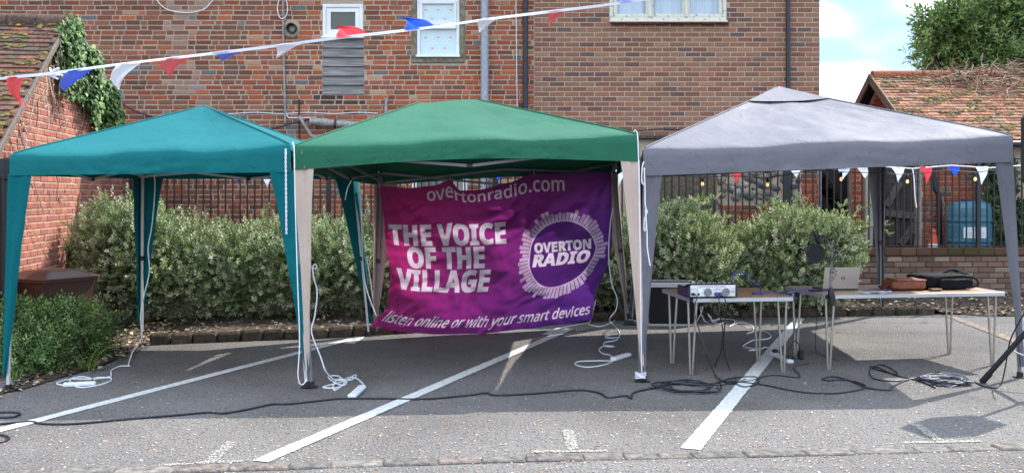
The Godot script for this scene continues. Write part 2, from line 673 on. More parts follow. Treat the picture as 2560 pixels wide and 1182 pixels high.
func build_ground() -> void:
	var far := MB.new()
	far.quad(Vector3(-300, -0.06, 30), Vector3(300, -0.06, 30), Vector3(300, -0.06, -400), Vector3(-300, -0.06, -400), Color.WHITE, Vector3.UP)
	structure("ground", far, mat(C(104, 100, 86), 0.95, {"tex": T.coarse, "scale": 0.3}))
	# worn asphalt; the vertex tint carries broad stains
	var f := FastNoiseLite.new()
	f.seed = 61
	f.frequency = 0.55
	f.fractal_octaves = 4
	var rows := []
	var cols := []
	for i in 91:
		var r := PackedVector3Array()
		var cc := []
		for j in 141:
			var x := -14.0 + 28.0 * j / 140.0
			var z := 6.0 - 20.0 * i / 90.0
			r.append(Vector3(x, 0.004 * f.get_noise_2d(x * 0.4, z * 0.4), z))
			var k := 0.9 + 0.34 * f.get_noise_2d(x, z) + 0.12 * f.get_noise_2d(x * 5.0 + 40.0, z * 5.0)
			cc.append(Color(k, k * 0.995, k * 0.99))
		rows.append(r)
		cols.append(cc)
	var mb := MB.new()
	mb.grid(rows, Color.WHITE, Vector3.UP, cols)
	structure("car_park", mb, mat(C(190, 189, 187), 0.88, {"vc": true, "tex": asphalt_tex(), "normal": normal_tex(14, 0.2, 5.0, 512, 3), "ns": 1.0, "scale": 0.42, "spec": 0.4}))
	# soil bed between the kerb and the garden wall
	var front := [G(-160, 1060), G(-60, 1002), G(60, 974), G(150, 946), G(255, 915), G(335, 876), G(370, 861), G(620, 851), G(880, 841), G(1200, 820), G(1640, 796), G(2000, 791), G(2365, 786), G(2460, 790), G(2700, 792), G(3000, 793)]
	var fc := curve(front, 0.12)
	var srows := []
	var scol := []
	var g := FastNoiseLite.new()
	g.seed = 71
	g.frequency = 1.4
	for i in 25:
		var t := i / 24.0
		var r := PackedVector3Array()
		var cc := []
		for p in fc:
			var back := Vector3(p.x * 1.12 if p.x < -3.0 else p.x + 0.5 * t, 0, -14.6)
			var q: Vector3 = p.lerp(back, t)
			var hk := smoothstep(-3.9, -3.4, p.x) * (1.0 - smoothstep(5.5, 5.9, p.x))
			var h0 := 0.012 + 0.07 * hk
			var h1 := 0.1 + 0.16 * smoothstep(-4.0, 5.0, p.x)
			q.y = lerpf(h0, h1, smoothstep(0, 1, t)) + g.get_noise_2d(q.x * 3.0, q.z * 3.0) * 0.03 * minf(1.0, t * 8.0)
			r.append(q)
			var k := 0.8 + 0.5 * g.get_noise_2d(q.x * 2.0 + 9.0, q.z * 2.0)
			cc.append(shaded(S(104, 86, 72).lerp(S(84, 80, 58), smoothstep(0.0, 0.5, g.get_noise_2d(q.x, q.z))), k))
		srows.append(r)
		scol.append(cc)
	var soil := MB.new()
	soil.grid(srows, Color.WHITE, Vector3.UP, scol)
	structure("soil_bed", soil, mat(Color.WHITE, 1.0, {"vc": true, "tex": T.coarse, "scale": 1.3, "normal": T.grain_n, "ns": 1.3}))
	# bark chips, dead leaves and blossom that lie about
	var flake := MB.new()
	flake.tri(Vector3(-0.5, 0, -0.2), Vector3(0.1, 0.12, -0.5), Vector3(0.5, 0, 0.1))
	flake.tri(Vector3(-0.5, 0, -0.2), Vector3(0.5, 0, 0.1), Vector3(-0.1, 0.1, 0.5))
	var fm := flake.mesh()
	var xf := []
	var cl := []
	var pal := [S(166, 140, 112), S(120, 92, 70), S(196, 184, 158), S(84, 66, 52), S(150, 122, 96), S(176, 160, 130), S(110, 104, 74)]
	for i in 9000:
		var a := srows[rng.randi() % 24] as PackedVector3Array
		var j := rng.randi() % (a.size() - 1)
		var p := a[j].lerp(a[j + 1], rng.randf()) + Vector3(rr(-0.1, 0.1), 0.006, rr(-0.1, 0.1))
		var s := rr(0.015, 0.06)
		xf.append(Transform3D(Basis.from_euler(Vector3(rr(-0.4, 0.4), rr(0, TAU), rr(-0.4, 0.4))).scaled(Vector3.ONE * s), p))
		cl.append(shaded(pal[rng.randi() % pal.size()], rr(0.7, 1.1)))
	var lit := scatter(self, "bark_litter", fm, M.dead, xf, cl)
	tag(lit, "brown bark chips and dead leaves strewn over the soil bed", "litter", "", "stuff")
	xf = []
	cl = []
	pal = [S(206, 186, 150), S(190, 160, 120), S(176, 120, 92), S(210, 200, 186), S(150, 110, 84), S(120, 104, 88)]
	for i in 6500:
		var p := G(rr(-40, 2600), 800.0 + 400.0 * pow(rng.randf(), 0.9), 0.0)
		if p.z < -12.6 or (p.z < -9.0 and p.x < -3.3):
			continue
		p.y = 0.004
		var s := rr(0.006, 0.019)
		xf.append(Transform3D(Basis.from_euler(Vector3(rr(-0.2, 0.2), rr(0, TAU), rr(-0.2, 0.2))).scaled(Vector3(s, s * 0.6, s)), p))
		cl.append(shaded(pal[rng.randi() % pal.size()], rr(0.75, 1.05)))
	var lit2 := scatter(self, "blossom_litter", fm, M.dead, xf, cl)
	tag(lit2, "tiny tan flecks of fallen blossom and grit on the asphalt", "litter", "", "stuff")
	# kerb of dark concrete blocks
	var kerb := Node3D.new()
	kerb.name = "kerb"
	add_child(kerb)
	tag(kerb, "", "", "", "structure")
	var kl := curve([G(372, 861), G(620, 851), G(880, 841), G(1200, 820), G(1640, 796), G(2000, 791), G(2368, 786)], 0.02)
	var acc := 0.0
	var start := kl[0]
	var want := 0.2
	var kt := tones([S(96, 84, 72), S(86, 78, 70), S(106, 92, 78), S(88, 82, 68)], 2)
	for i in range(1, kl.size()):
		acc += kl[i].distance_to(kl[i - 1])
		if acc >= want:
			var b := MB.new()
			var z := (kl[i] - start).normalized()
			var yaw := Basis(Vector3.UP.cross(z).normalized(), Vector3.UP, z) * Basis.from_euler(Vector3(rr(-0.03, 0.03), rr(-0.03, 0.03), rr(-0.05, 0.05)))
			b.box((kl[i] + start) * 0.5 + Vector3(0, 0.045 + rr(-0.008, 0.008), 0), Vector3(0.12, 0.13, start.distance_to(kl[i]) - 0.012), yaw, 0.022, kt[rng.randi() % kt.size()])
			part(kerb, "kerb_stone", b, M.stone)
			start = kl[i]
			acc = 0.0
			want = rr(0.17, 0.24)
	# flush drain course of pink-grey setts
	var course := Node3D.new()
	course.name = "paving_strip"
	add_child(course)
	tag(course, "", "", "", "structure")
	var sl := curve([G(-90, 1190), G(200, 1181), G(500, 1174), G(850, 1162), G(1230, 1150), G(1600, 1142), G(1760, 1139), G(2100, 1131), G(2600, 1117)], 0.02)
	acc = 0.0
	start = sl[0]
	want = 0.2
	var st := tones([S(140, 134, 128), S(148, 138, 130), S(134, 130, 124), S(146, 140, 132)], 2, 0.08)
	for i in range(1, sl.size()):
		acc += sl[i].distance_to(sl[i - 1])
		if acc >= want:
			var b := MB.new()
			var z := (sl[i] - start).normalized()
			var yaw := Basis(Vector3.UP.cross(z).normalized(), Vector3.UP, z) * Basis.from_euler(Vector3(rr(-0.015, 0.015), rr(-0.05, 0.05), rr(-0.02, 0.02)))
			b.box((sl[i] + start) * 0.5 + Vector3(0, -0.025 + rr(-0.003, 0.004), 0), Vector3(0.135, 0.07, start.distance_to(sl[i]) - 0.008), yaw, 0.008, st[rng.randi() % st.size()])
			part(course, "sett", b, M.stone)
			start = sl[i]
			acc = 0.0
			want = [0.19, 0.2, 0.21, 0.3, 0.33][rng.randi() % 5]
	# flush edging at the right behind the table
	var edge := Node3D.new()
	edge.name = "edging_strip"
	add_child(edge)
	tag(edge, "", "", "", "structure")
	var ea := G(2378, 792)
	var eb := G(2640, 892)
	for i in 6:
		var a := ea.lerp(eb, i / 6.0)
		var b2 := ea.lerp(eb, (i + 1) / 6.0)
		var b := MB.new()
		b.beam(a + Vector3(0, -0.02, 0), b2.lerp(a, 0.01) + Vector3(0, -0.02, 0), 0.13, 0.06, 0.006, S(168, 152, 138))
		part(edge, "edging_stone", b, M.stone)


func stripe(called: String, a: Vector3, b: Vector3, w: float) -> void:
	# a painted line with a slightly ragged edge
	var side := (b - a).cross(Vector3.UP).normalized() * w * 0.5
	var k := int(a.distance_to(b) / 0.03)
	var r1 := PackedVector3Array()
	var r2 := PackedVector3Array()
	for i in k + 1:
		var p := a.lerp(b, float(i) / k) + Vector3(0, 0.0065, 0)
		r1.append(p - side * rr(0.94, 1.05))
		r2.append(p + side * rr(0.94, 1.05))
	var mb := MB.new()
	mb.grid([r1, r2], Color.WHITE, Vector3.UP)
	structure(called, mb, M.paint)


func worn(called: String, strips: Array, cover: float) -> void:
	# old paint of which only flecks are left on the stones
	var mb := MB.new()
	for s in strips:
		var a: Vector3 = s[0]
		var b: Vector3 = s[1]
		var side := (b - a).cross(Vector3.UP).normalized()
		var area: float = a.distance_to(b) * s[2]
		for i in int(area * cover * 9000.0):
			var p: Vector3 = a.lerp(b, rng.randf()) + side * rr(-0.5, 0.5) * s[2] + Vector3(0, 0.006, 0)
			var r := rr(0.003, 0.009)
			var an := rr(0, TAU)
			var q := []
			for k in 4:
				q.append(p + Vector3(cos(an + k * 1.57), 0, sin(an + k * 1.57)) * r * rr(0.6, 1.2))
			mb.quad(q[0], q[1], q[2], q[3], Color.WHITE, Vector3.UP)
	structure(called, mb, mat(C(178, 176, 164), 0.9))


func build_markings() -> void:
	stripe("bay_line", G(-40, 1086), G(888, 846), 0.105)
	stripe("bay_line", G(872, 860), G(900, 843), 0.11)
	stripe("bay_line", G(650, 1155), G(1425, 823), 0.11)
	stripe("bay_line", G(1368, 838), G(1390, 827), 0.13)
	stripe("bay_line", G(1727, 1124), G(2000, 797), 0.125)
	worn("worn_bay_mark", [[G(1330, 1131), G(1520, 1128), 0.045], [G(1433, 1126), G(1420, 1076), 0.07]], 1.3)
	worn("worn_bay_mark", [[G(2255, 1108), G(2455, 1104), 0.045], [G(2350, 1102), G(2290, 1062), 0.06]], 1.3)
	worn("worn_bay_mark", [[G(395, 1164), G(605, 1153), 0.045], [G(525, 1155), G(580, 1105), 0.07]], 0.8)
	worn("worn_bay_mark", [[G(1846, 802), G(1884, 822), 0.12]], 1.2)


func window_frame(w: Node3D, x0: float, x1: float, y0: float, y1: float, z: float, t: float, dep: float, m: Material, called := "frame") -> void:
	# four members round an opening
	for a in [[x0, x1, y0, y0 + t], [x0, x1, y1 - t, y1], [x0, x0 + t, y0 + t, y1 - t], [x1 - t, x1, y0 + t, y1 - t]]:
		var b := MB.new()
		b.box(Vector3((a[0] + a[1]) * 0.5, (a[2] + a[3]) * 0.5, z - dep * 0.5), Vector3(a[1] - a[0], a[3] - a[2], dep), Basis.IDENTITY, 0.006)
		part(w, called, b, m)


func pane(w: Node3D, called: String, x0: float, x1: float, y0: float, y1: float, z: float, m: Material) -> void:
	var b := MB.new()
	b.quad(Vector3(x0, y0, z), Vector3(x1, y0, z), Vector3(x1, y1, z), Vector3(x0, y1, z))
	part(w, called, b, m)


func flower_tex() -> ImageTexture:
	# frosted film printed with pink flowers and green sprigs
	var im := Image.create(256, 256, false, Image.FORMAT_RGB8)
	im.fill(C(190, 210, 214))
	for k in [[40, 90], [128, 88], [216, 90], [84, 190], [172, 190]]:
		for i in 14:
			var a := TAU * i / 14.0
			im.fill_rect(Rect2i(int(k[0] + cos(a) * 30), int(k[1] + sin(a) * 36), 6, 7), C(152, 190, 184))
		for i in 60:
			im.fill_rect(Rect2i(int(k[0] + rr(-13, 10)), int(k[1] + rr(-10, 9)), 4, 4), C(212, 140, 162))
	return ImageTexture.create_from_image(im)


func build_old_building() -> void:
	var b := thing("brick_building", "old red brick building with two white windows and a boarded opening behind the gazebos", "building", Vector3(-3.5, 0, -15.1))
	var o := Vector3(0, 0, -15.1)
	var u1 := fu(1336)
	var w1 := [fu(806), fu(907), fu(93), fu(0) * 0.0 + fv(10)]
	w1[2] = fv(93)
	var bd := [fu(806), fu(909), fv(236), fv(96)]
	var w2 := [fu(1028), fu(1162), fv(157), fv(-6)]
	var dr := [fu(1030), fu(1168), 0.0, fv(398)]
	var holes := [w1, bd, w2, dr]
	var wall := MB.new()
	holed_front(wall, o, Basis.IDENTITY, -10.0, u1, 0.0, 5.0, holes, 0.13)
	part(b, "mortar", wall, M.mortar)
	var core := MB.new()
	core.box(Vector3((-10.0 + u1) * 0.5, 2.49, -17.7), Vector3(10.0 + u1 - 0.01, 4.98, 4.9), Basis.IDENTITY, 0.0, S(120, 72, 58))
	part(b, "wall", core, M.brick)
	var roof := MB.new()
	for k in [[-14.85, 4.95, -17.7, 7.0], [-20.5, 4.95, -17.7, 7.0]]:
		roof.beam(Vector3(-4.8, k[1], k[0]), Vector3(-4.8, k[3], k[2]), 10.6, 0.12, 0.0, S(140, 80, 62), Vector3.BACK)
	part(b, "roof", roof, M.tile)
	var red := tones([S(192, 112, 80), S(184, 104, 76), S(174, 102, 80)], 3)
	var dark := tones([S(146, 98, 80), S(156, 106, 86), S(136, 98, 82), S(162, 110, 88)], 3)
	var odd := [S(200, 158, 130), S(192, 138, 112), S(142, 140, 142), S(126, 126, 130), S(204, 168, 134)]
	var cols := red + red + dark + dark + odd + [odd[2]]
	var cols_left := red + dark + dark + dark + [odd[0], odd[2], odd[3], S(130, 104, 92)]
	var orange := tones([S(198, 116, 80), S(188, 108, 78)], 3) + red + red + dark + odd
	var rects := courses(-8.1, u1 - 0.012, 1.0, 4.62, 0.0751, [0.212, 0.1, 0.212, 0.1, 0.205, 0.212], 0.013, holes, cols, 0.09, 0.15)
	for r in rects:
		# redder, patched brickwork towards the right
		var k: float = r[0] + rr(-1.3, 1.3)
		var pal: Array = cols_left if k < fu(560) else (cols if k < fu(860) else orange)
		r[4] = pal[rng.randi() % pal.size()]
		# old cement smear down the wall, dark damp bricks below the boards
		if absf(r[0] + 0.1 - fu(475) + 0.12 * sin(r[1] * 2.0)) < 0.24 and r[1] > fv(270) and rng.randf() < 0.7:
			r[4] = (r[4] as Color).lerp(S(196, 168, 152), rr(0.4, 0.8))
		if r[0] > bd[0] - 0.2 and r[0] < bd[1] and r[1] < bd[2] and r[1] > bd[2] - 0.2 and rng.randf() < 0.75:
			r[4] = shaded(S(96, 78, 72), rr(0.8, 1.1))
	var keep := []
	var flint_tone: Color = odd[2]
	for r in rects:
		# bricks set a little out of line here and there, grey headers smaller
		if r[2] > 0.16 and (r[4] == flint_tone):
			r[4] = dark[rng.randi() % dark.size()]
		r[5] = rr(0.002, 0.008)
		keep.append(r)
	keep = by_score(keep, func(r): return r[2] + (1.0 if r[1] > 2.9 and r[0] > -6.6 else 0.0))
	lay(b, "brick", o, Basis.IDENTITY, keep, M.brick, 300, 0.03, 0.006, 0.006)
	# small white window
	var w := Node3D.new()
	w.name = "window"
	b.add_child(w)
	var z := -15.1 + 0.012
	window_frame(w, w1[0], w1[1], w1[2], w1[3], z, 0.05, 0.1, M.upvc)
	window_frame(w, w1[0] + 0.05, w1[1] - 0.05, w1[2] + 0.05, w1[3] - 0.05, z - 0.02, 0.07, 0.06, M.upvc, "sash")
	pane(w, "pane", w1[0] + 0.11, w1[1] - 0.11, w1[2] + 0.11, w1[3] - 0.11, z - 0.05, mat(C(46, 58, 52), 0.22, {"normal": T.fine_n, "ns": 0.6, "scale": 3.0, "coat": 0.6}))
	var sill := MB.new()
	sill.box(Vector3((w1[0] + w1[1]) * 0.5, w1[2] - 0.005, z + 0.012), Vector3(w1[1] - w1[0] + 0.02, 0.03, 0.08), Basis.IDENTITY, 0.006)
	part(w, "sill", sill, M.upvc)
	# weathered boards below it
	var bo := Node3D.new()
	bo.name = "boarded_opening"
	b.add_child(bo)
	var bh: float = (bd[3] - bd[2]) / 6.0
	for i in 6:
		var m := MB.new()
		var cy: float = bd[2] + bh * (i + 0.5)
		m.box(Vector3((bd[0] + bd[1]) * 0.5 + rr(-0.006, 0.006), cy, -15.1 - 0.012), Vector3(bd[1] - bd[0] + 0.012, bh * 1.06, 0.024), Basis(Vector3.RIGHT, -0.2 + rr(-0.02, 0.02)) * Basis(Vector3.BACK, rr(-0.006, 0.006)), 0.004)
		part(bo, "board", m, M.board)
	# tall window with flowered film
	w = Node3D.new()
	w.name = "window_001"
	b.add_child(w)
	for a in [[w2[0], w2[1], w2[2], w2[2] + 0.075], [w2[0], w2[0] + 0.075, w2[2] + 0.075, w2[3]], [w2[1] - 0.075, w2[1], w2[2] + 0.075, w2[3]]]:
		var m := MB.new()
		m.box(Vector3((a[0] + a[1]) * 0.5, (a[2] + a[3]) * 0.5, z - 0.05), Vector3(a[1] - a[0], a[3] - a[2], 0.12), Basis.IDENTITY, 0.008)
		part(w, "surround", m, M.render_surround)
	var a0: float = w2[0] + 0.08
	var a1: float = w2[1] - 0.08
	var b0: float = w2[2] + 0.08
	window_frame(w, a0, a1, b0, fv(-2), z - 0.02, 0.05, 0.09, M.upvc)
	window_frame(w, a0 + 0.045, a1 - 0.045, fv(62), fv(2), z - 0.0, 0.045, 0.06, M.upvc, "sash")
	var tr := MB.new()
	tr.box(Vector3((a0 + a1) * 0.5, fv(67), z - 0.03), Vector3(a1 - a0 - 0.1, 0.06, 0.06), Basis.IDENTITY, 0.006)
	part(w, "transom", tr, M.upvc)
	var film := mat(C(255, 255, 255), 0.25, {"tex": flower_tex(), "coat": 0.5})
	pane(w, "pane", a0 + 0.05, a1 - 0.05, b0 + 0.04, fv(68), z - 0.06, film)
	pane(w, "pane", a0 + 0.05, a1 - 0.05, fv(60), fv(4), z - 0.04, film)
	var ws := MB.new()
	ws.box(Vector3((a0 + a1) * 0.5, b0 + 0.02, z + 0.01), Vector3(a1 - a0 + 0.02, 0.04, 0.07), Basis.IDENTITY, 0.006)
	part(w, "sill", ws, M.upvc)
	# back door seen over the banner
	var dn := Node3D.new()
	dn.name = "door"
	b.add_child(dn)
	window_frame(dn, dr[0], dr[1], 0.0, dr[3], z, 0.07, 0.1, M.upvc)
	for k in 5:
		var m := MB.new()
		var x0: float = dr[0] + 0.075 + k * 0.105
		m.box(Vector3(x0 + 0.05, dr[3] * 0.5 - 0.04, z - 0.06), Vector3(0.1, dr[3] - 0.16, 0.03), Basis.IDENTITY, 0.004)
		part(dn, "plank", m, mat(C(112, 112, 112), 0.6))
	var pn := MB.new()
	pn.box(Vector3((dr[0] + 0.62 + dr[1] - 0.08) * 0.5, dr[3] * 0.5 - 0.04, z - 0.05), Vector3(dr[1] - dr[0] - 0.7, dr[3] - 0.16, 0.03), Basis.IDENTITY, 0.004)
	part(dn, "side_panel", pn, M.pale_wood)
	# pipes and wires
	var p := MB.new()
	p.tube(PackedVector3Array([Vector3(fu(1212), 0.4, -14.98), Vector3(fu(1212), 5.0, -14.98)]), 0.058, 16)
	part(b, "soil_pipe", p, M.pipe_grey)
	p = MB.new()
	p.tube(PackedVector3Array([Vector3(fu(1313), 0.4, -15.0), Vector3(fu(1313), 5.0, -15.0)]), 0.041, 14)
	for yy in [fv(205), fv(20)]:
		p.tube(PackedVector3Array([Vector3(fu(1313), yy - 0.03, -15.0), Vector3(fu(1313), yy + 0.03, -15.0)]), 0.05, 14)
	p.box(Vector3(fu(1302), fv(275), -15.05), Vector3(0.05, 0.2, 0.06), Basis.IDENTITY, 0.01)
	part(b, "downpipe", p, M.black_metal)
	p = MB.new()
	p.tube(PackedVector3Array([Vector3(fu(708), 5.0, -15.055), Vector3(fu(709), 4.0, -15.055), Vector3(fu(711), fv(180), -15.055), Vector3(fu(714), fv(308), -15.055)]), 0.016, 8)
	part(b, "conduit", p, M.pipe_dirty)
	p = MB.new()
	var loop := []
	for k in 22:
		var t := k / 21.0
		loop.append(Vector3(fu(708 + 13 * sin(TAU * t)), fv(22 - 27 * cos(TAU * t)), -15.03 + 0.01 * sin(6 * t)))
	p.tube(curve(loop), 0.007, 6)
	part(b, "wire_loop", p, M.cable_white)
	p = MB.new()
	p.tube(curve([Vector3(fu(390), fv(-6), -15.05), Vector3(fu(402), fv(12), -15.05), Vector3(fu(425), fv(27), -15.05), Vector3(fu(470), fv(33), -15.05), Vector3(fu(510), fv(25), -15.05), Vector3(fu(533), fv(2), -15.05), Vector3(fu(538), fv(-8), -15.05)]), 0.009, 6)
	part(b, "wire", p, M.cable_white)
	p = MB.new()
	var wire := []
	for k in 16:
		wire.append(Vector3(fu(540 + 27 * k), fv(283 + 1.5 * sin(k * 1.3)), -15.07))
	p.tube(curve(wire), 0.007, 6)
	part(b, "wire", p, M.cable_white)
	p = MB.new()
	p.tube(curve([Vector3(fu(716), fv(284), -15.07), Vector3(fu(720), fv(293), -15.07), Vector3(fu(735), fv(295), -15.07), Vector3(fu(790), fv(294), -15.07)]), 0.009, 6)
	part(b, "wire", p, M.cable_white)
	p = MB.new()
	p.tube(curve([Vector3(fu(1290), fv(-5), -15.07), Vector3(fu(1291), fv(100), -15.07), Vector3(fu(1293), fv(270), -15.07)]), 0.007, 6)
	part(b, "wire", p, M.cable_white)
	p = MB.new()
	p.tube(curve([Vector3(fu(312), fv(262), -15.0), Vector3(fu(345), fv(280), -15.0), Vector3(fu(400), fv(297), -15.0), Vector3(fu(470), fv(312), -15.03)]), 0.013, 6)
	p.tube(curve([Vector3(fu(560), fv(325), -15.04), Vector3(fu(660), fv(326), -15.0), Vector3(fu(740), fv(308), -15.0), Vector3(fu(790), fv(296), -15.0)]), 0.013, 6)
	part(b, "black_cable", p, M.cable_black)
	p = MB.new()
	p.tube(PackedVector3Array([Vector3(fu(748), fv(248), -15.06), Vector3(fu(749), fv(362), -15.06)]), 0.011, 6)
	part(b, "rod", p, M.fence)
	# sloping soil pipe with a rodding cap
	p = MB.new()
	var pa := Vector3(fu(780), fv(305), -14.95)
	var pb := Vector3(fu(1010), fv(326), -14.95)
	p.tube(PackedVector3Array([pa, pb]), 0.058, 16)
	p.tube(PackedVector3Array([pa, pa.lerp(pb, 0.02)]), 0.068, 16)
	p.tube(PackedVector3Array([pa.lerp(pb, 0.1), pa.lerp(pb, 0.2)]), 0.066, 16)
	part(b, "drain_pipe", p, M.pipe_dirty)
	p = MB.new()
	p.tube(PackedVector3Array([pa.lerp(pb, 0.26), pa.lerp(pb, 0.285)]), 0.067, 16)
	part(b, "pipe_clip", p, mat(C(70, 44, 40), 0.7))
	p = MB.new()
	p.tube(PackedVector3Array([Vector3(fu(751), fv(292), -14.98), Vector3(fu(781), fv(340), -14.98), Vector3(fu(800), fv(345), -14.98)]), 0.026, 12)
	part(b, "waste_pipe", p, M.pipe_dirty)
	p = MB.new()
	p.tube(PackedVector3Array([Vector3(fu(966), fv(290), -15.0), Vector3(fu(967), fv(252), -15.0), Vector3(fu(962), fv(247), -15.09)]), 0.02, 12)
	part(b, "waste_pipe", p, M.pipe_dirty)
	# round vent
	p = MB.new()
	p.lathe(Vector3(fu(730), fv(72), -15.1), [[0.078, 0.0], [0.078, 0.1], [0.066, 0.1], [0.06, 0.02], [0.0, 0.01]], 24, Basis(Vector3.RIGHT, PI / 2))
	part(b, "vent", p, M.black)
	p = MB.new()
	p.lathe(Vector3(fu(728), fv(71), -15.095), [[0.14, 0.0], [0.13, 0.012], [0.0, 0.012]], 9, Basis(Vector3.RIGHT, PI / 2))
	part(b, "cement_patch", p, M.mortar)


func build_extension() -> void:
	var b := thing("brick_extension", "plain brown brick extension with a peeling white three-light window and flint ground floor", "building", Vector3(2.5, 0, -15.1))
	var o := Vector3(0, 0, -15.08)
	var u0 := fu(1336)
	var u1 := fu(2049)
	var w3 := [fu(1524), fu(1816), fv(53), 4.9]
	var wall := MB.new()
	holed_front(wall, o, Basis.IDENTITY, u0, u1, 0.0, 5.0, [w3], 0.12)
	part(b, "mortar", wall, M.mortar)
	var core := MB.new()
	core.box(Vector3((u0 + u1) * 0.5, 2.49, -17.7), Vector3(u1 - u0 - 0.01, 4.98, 4.9), Basis.IDENTITY, 0.0, S(130, 84, 72))
	part(b, "wall", core, M.brick)
	var side := MB.new()
	side.quad(Vector3(u1, 0, -15.08), Vector3(u1, 0, -20.2), Vector3(u1, 5, -20.2), Vector3(u1, 5, -15.08), S(130, 84, 72), Vector3.RIGHT)
	part(b, "side_wall", side, M.brick)
	var roof := MB.new()
	for k in [[-14.85, 4.95, -17.7, 7.0], [-20.5, 4.95, -17.7, 7.0]]:
		roof.beam(Vector3((u0 + u1) * 0.5, k[1], k[0]), Vector3((u0 + u1) * 0.5, k[3], k[2]), u1 - u0 + 0.1, 0.12, 0.0, S(140, 80, 62), Vector3.BACK)
	part(b, "roof", roof, M.tile)
	var led := fv(344)
	var cols := tones([S(168, 122, 100), S(158, 112, 92), S(172, 130, 106), S(154, 116, 96), S(164, 126, 104), S(148, 106, 90)], 3, 0.1) + [S(126, 96, 90), S(122, 102, 94), S(178, 122, 98)]
	var rects := courses(u0 + 0.006, u1, led + 0.03, 4.62, 0.0745, [0.213], 0.014, [w3], cols, 0.012, 0.113)
	rects = by_score(rects, func(r): return r[1] + r[2])
	lay(b, "brick", o + Vector3(0, 0, 0.003), Basis.IDENTITY, rects, M.brick, 300, 0.03, 0.004)
	# drip ledge
	var p := MB.new()
	p.box(Vector3((u0 + u1) * 0.5, led, -15.05), Vector3(u1 - u0, 0.05, 0.12), Basis.IDENTITY, 0.01, S(96, 90, 84))
	part(b, "ledge", p, M.stone)
	# ground floor: rendered panel, flint panel with brick bands
	p = MB.new()
	p.box(Vector3((fu(1650) + fu(1790)) * 0.5, led * 0.5, -15.06), Vector3(fu(1790) - fu(1650), led - 0.06, 0.05), Basis.IDENTITY, 0.005)
	part(b, "render_panel", p, mat(C(122, 112, 92), 0.95, {"tex": T.coarse, "scale": 1.2, "normal": T.grain_n, "ns": 1.5}))
	var lower := []
	var rc := tones([S(176, 94, 66), S(166, 86, 66), S(138, 100, 84)], 3)
	for band in [[fu(1796), fu(2003), 0.9, 1.43], [fu(2003), u1, 0.9, led - 0.04]]:
		lower += courses(band[0], band[1], band[2], band[3], 0.078, [0.215, 0.105], 0.012, [], rc, 0.06, 0.1)
	lay(b, "band_brick", o + Vector3(0, 0, 0.01), Basis.IDENTITY, lower, M.brick, 100, 0.03, 0.006)
	var fl := [S(150, 146, 136), S(120, 118, 112), S(176, 170, 156), S(96, 98, 100), S(190, 184, 170), S(140, 128, 108)]
	for i in 170:
		var q := Vector3(lerpf(fu(1798), fu(2000), rng.randf()), lerpf(1.45, led - 0.05, rng.randf()), -15.08)
		var st := MB.new()
		var r := rr(0.035, 0.075)
		var prof := [[r, -0.02], [r * 0.92, r * 0.35], [r * 0.5, r * 0.62], [0.0, r * 0.7]]
		st.lathe(q, prof, 6, Basis(Vector3.RIGHT, PI / 2) * Basis(Vector3.UP, rr(0, 3)) * Basis.from_scale(Vector3(rr(0.8, 1.4), 1, rr(0.6, 1.0))), shaded(fl[rng.randi() % 6], rr(0.7, 1.1)))
		part(b, "flint", st, M.flint)
	# timber window, three lights
	var w := Node3D.new()
	w.name = "window"
	b.add_child(w)
	var z := -15.08 + 0.012
	window_frame(w, w3[0], w3[1], w3[2], w3[3], z, 0.055, 0.1, M.paint_old)
	var lw: float = (w3[1] - w3[0] - 0.11) / 3.0
	for k in 3:
		var x0: float = w3[0] + 0.055 + lw * k
		window_frame(w, x0 + 0.004, x0 + lw - 0.004, w3[2] + 0.057, w3[3] - 0.06, z - 0.012, 0.055, 0.06, M.paint_old, "casement")
		pane(w, "pane", x0 + 0.055, x0 + lw - 0.055, w3[2] + 0.11, w3[3] - 0.1, z - 0.04, M.glass)
	for k in 2:
		var m := MB.new()
		m.box(Vector3(w3[0] + 0.055 + lw * (k + 1), (w3[2] + w3[3]) * 0.5, z - 0.03), Vector3(0.05, w3[3] - w3[2] - 0.12, 0.1), Basis.IDENTITY, 0.006)
		part(w, "mullion", m, M.paint_old)
	var sheet_rows := []  # pale blue sheet behind the glass, painting the sky reflection into its colour
	for i in 5:
		var r := PackedVector3Array()
		for j in 120:
			r.append(Vector3(lerpf(w3[0] + 0.06, w3[1] - 0.06, j / 119.0), lerpf(w3[2] + 0.06, w3[3] - 0.06, i / 4.0), z - 0.11 + 0.012 * sin(j * 0.7 + 0.4 * sin(j * 0.13) * 5.0)))
		sheet_rows.append(r)
	p = MB.new()
	p.grid(sheet_rows, Color.WHITE, Vector3.BACK)
	part(w, "sky_reflection_sheet", p, mat(C(190, 206, 220), 0.8))
	p = MB.new()
	p.box(Vector3((w3[0] + w3[1]) * 0.5, w3[2] - 0.012, z + 0.012), Vector3(w3[1] - w3[0] + 0.02, 0.026, 0.09), Basis.IDENTITY, 0.006, Color.WHITE)
	part(w, "sill", p, M.paint_old)
	for k in 9:
		p = MB.new()
		var x := lerpf(w3[0] + 0.02, w3[1] + 0.03, (k + 0.5) / 9.0)
		p.box(Vector3(x, w3[2] - 0.042 + rr(-0.004, 0.004), z + 0.016), Vector3(0.19, 0.018, 0.1), Basis(Vector3.BACK, rr(-0.02, 0.02)), 0.004, shaded(S(150, 78, 60), rr(0.8, 1.1)))
		part(w, "sill_tile", p, M.tile)
	p = MB.new()
	p.tube(PackedVector3Array([Vector3(fu(1967), 0.3, -15.0), Vector3(fu(1967), 5.0, -15.0)]), 0.034, 14)
	part(b, "downpipe", p, M.black_metal)
	p = MB.new()
	p.tube(PackedVector3Array([Vector3(fu(2047), 0.3, -15.02), Vector3(fu(2047), 2.3, -15.02)]), 0.022, 10)
	part(b, "white_pipe", p, M.pipe_grey)
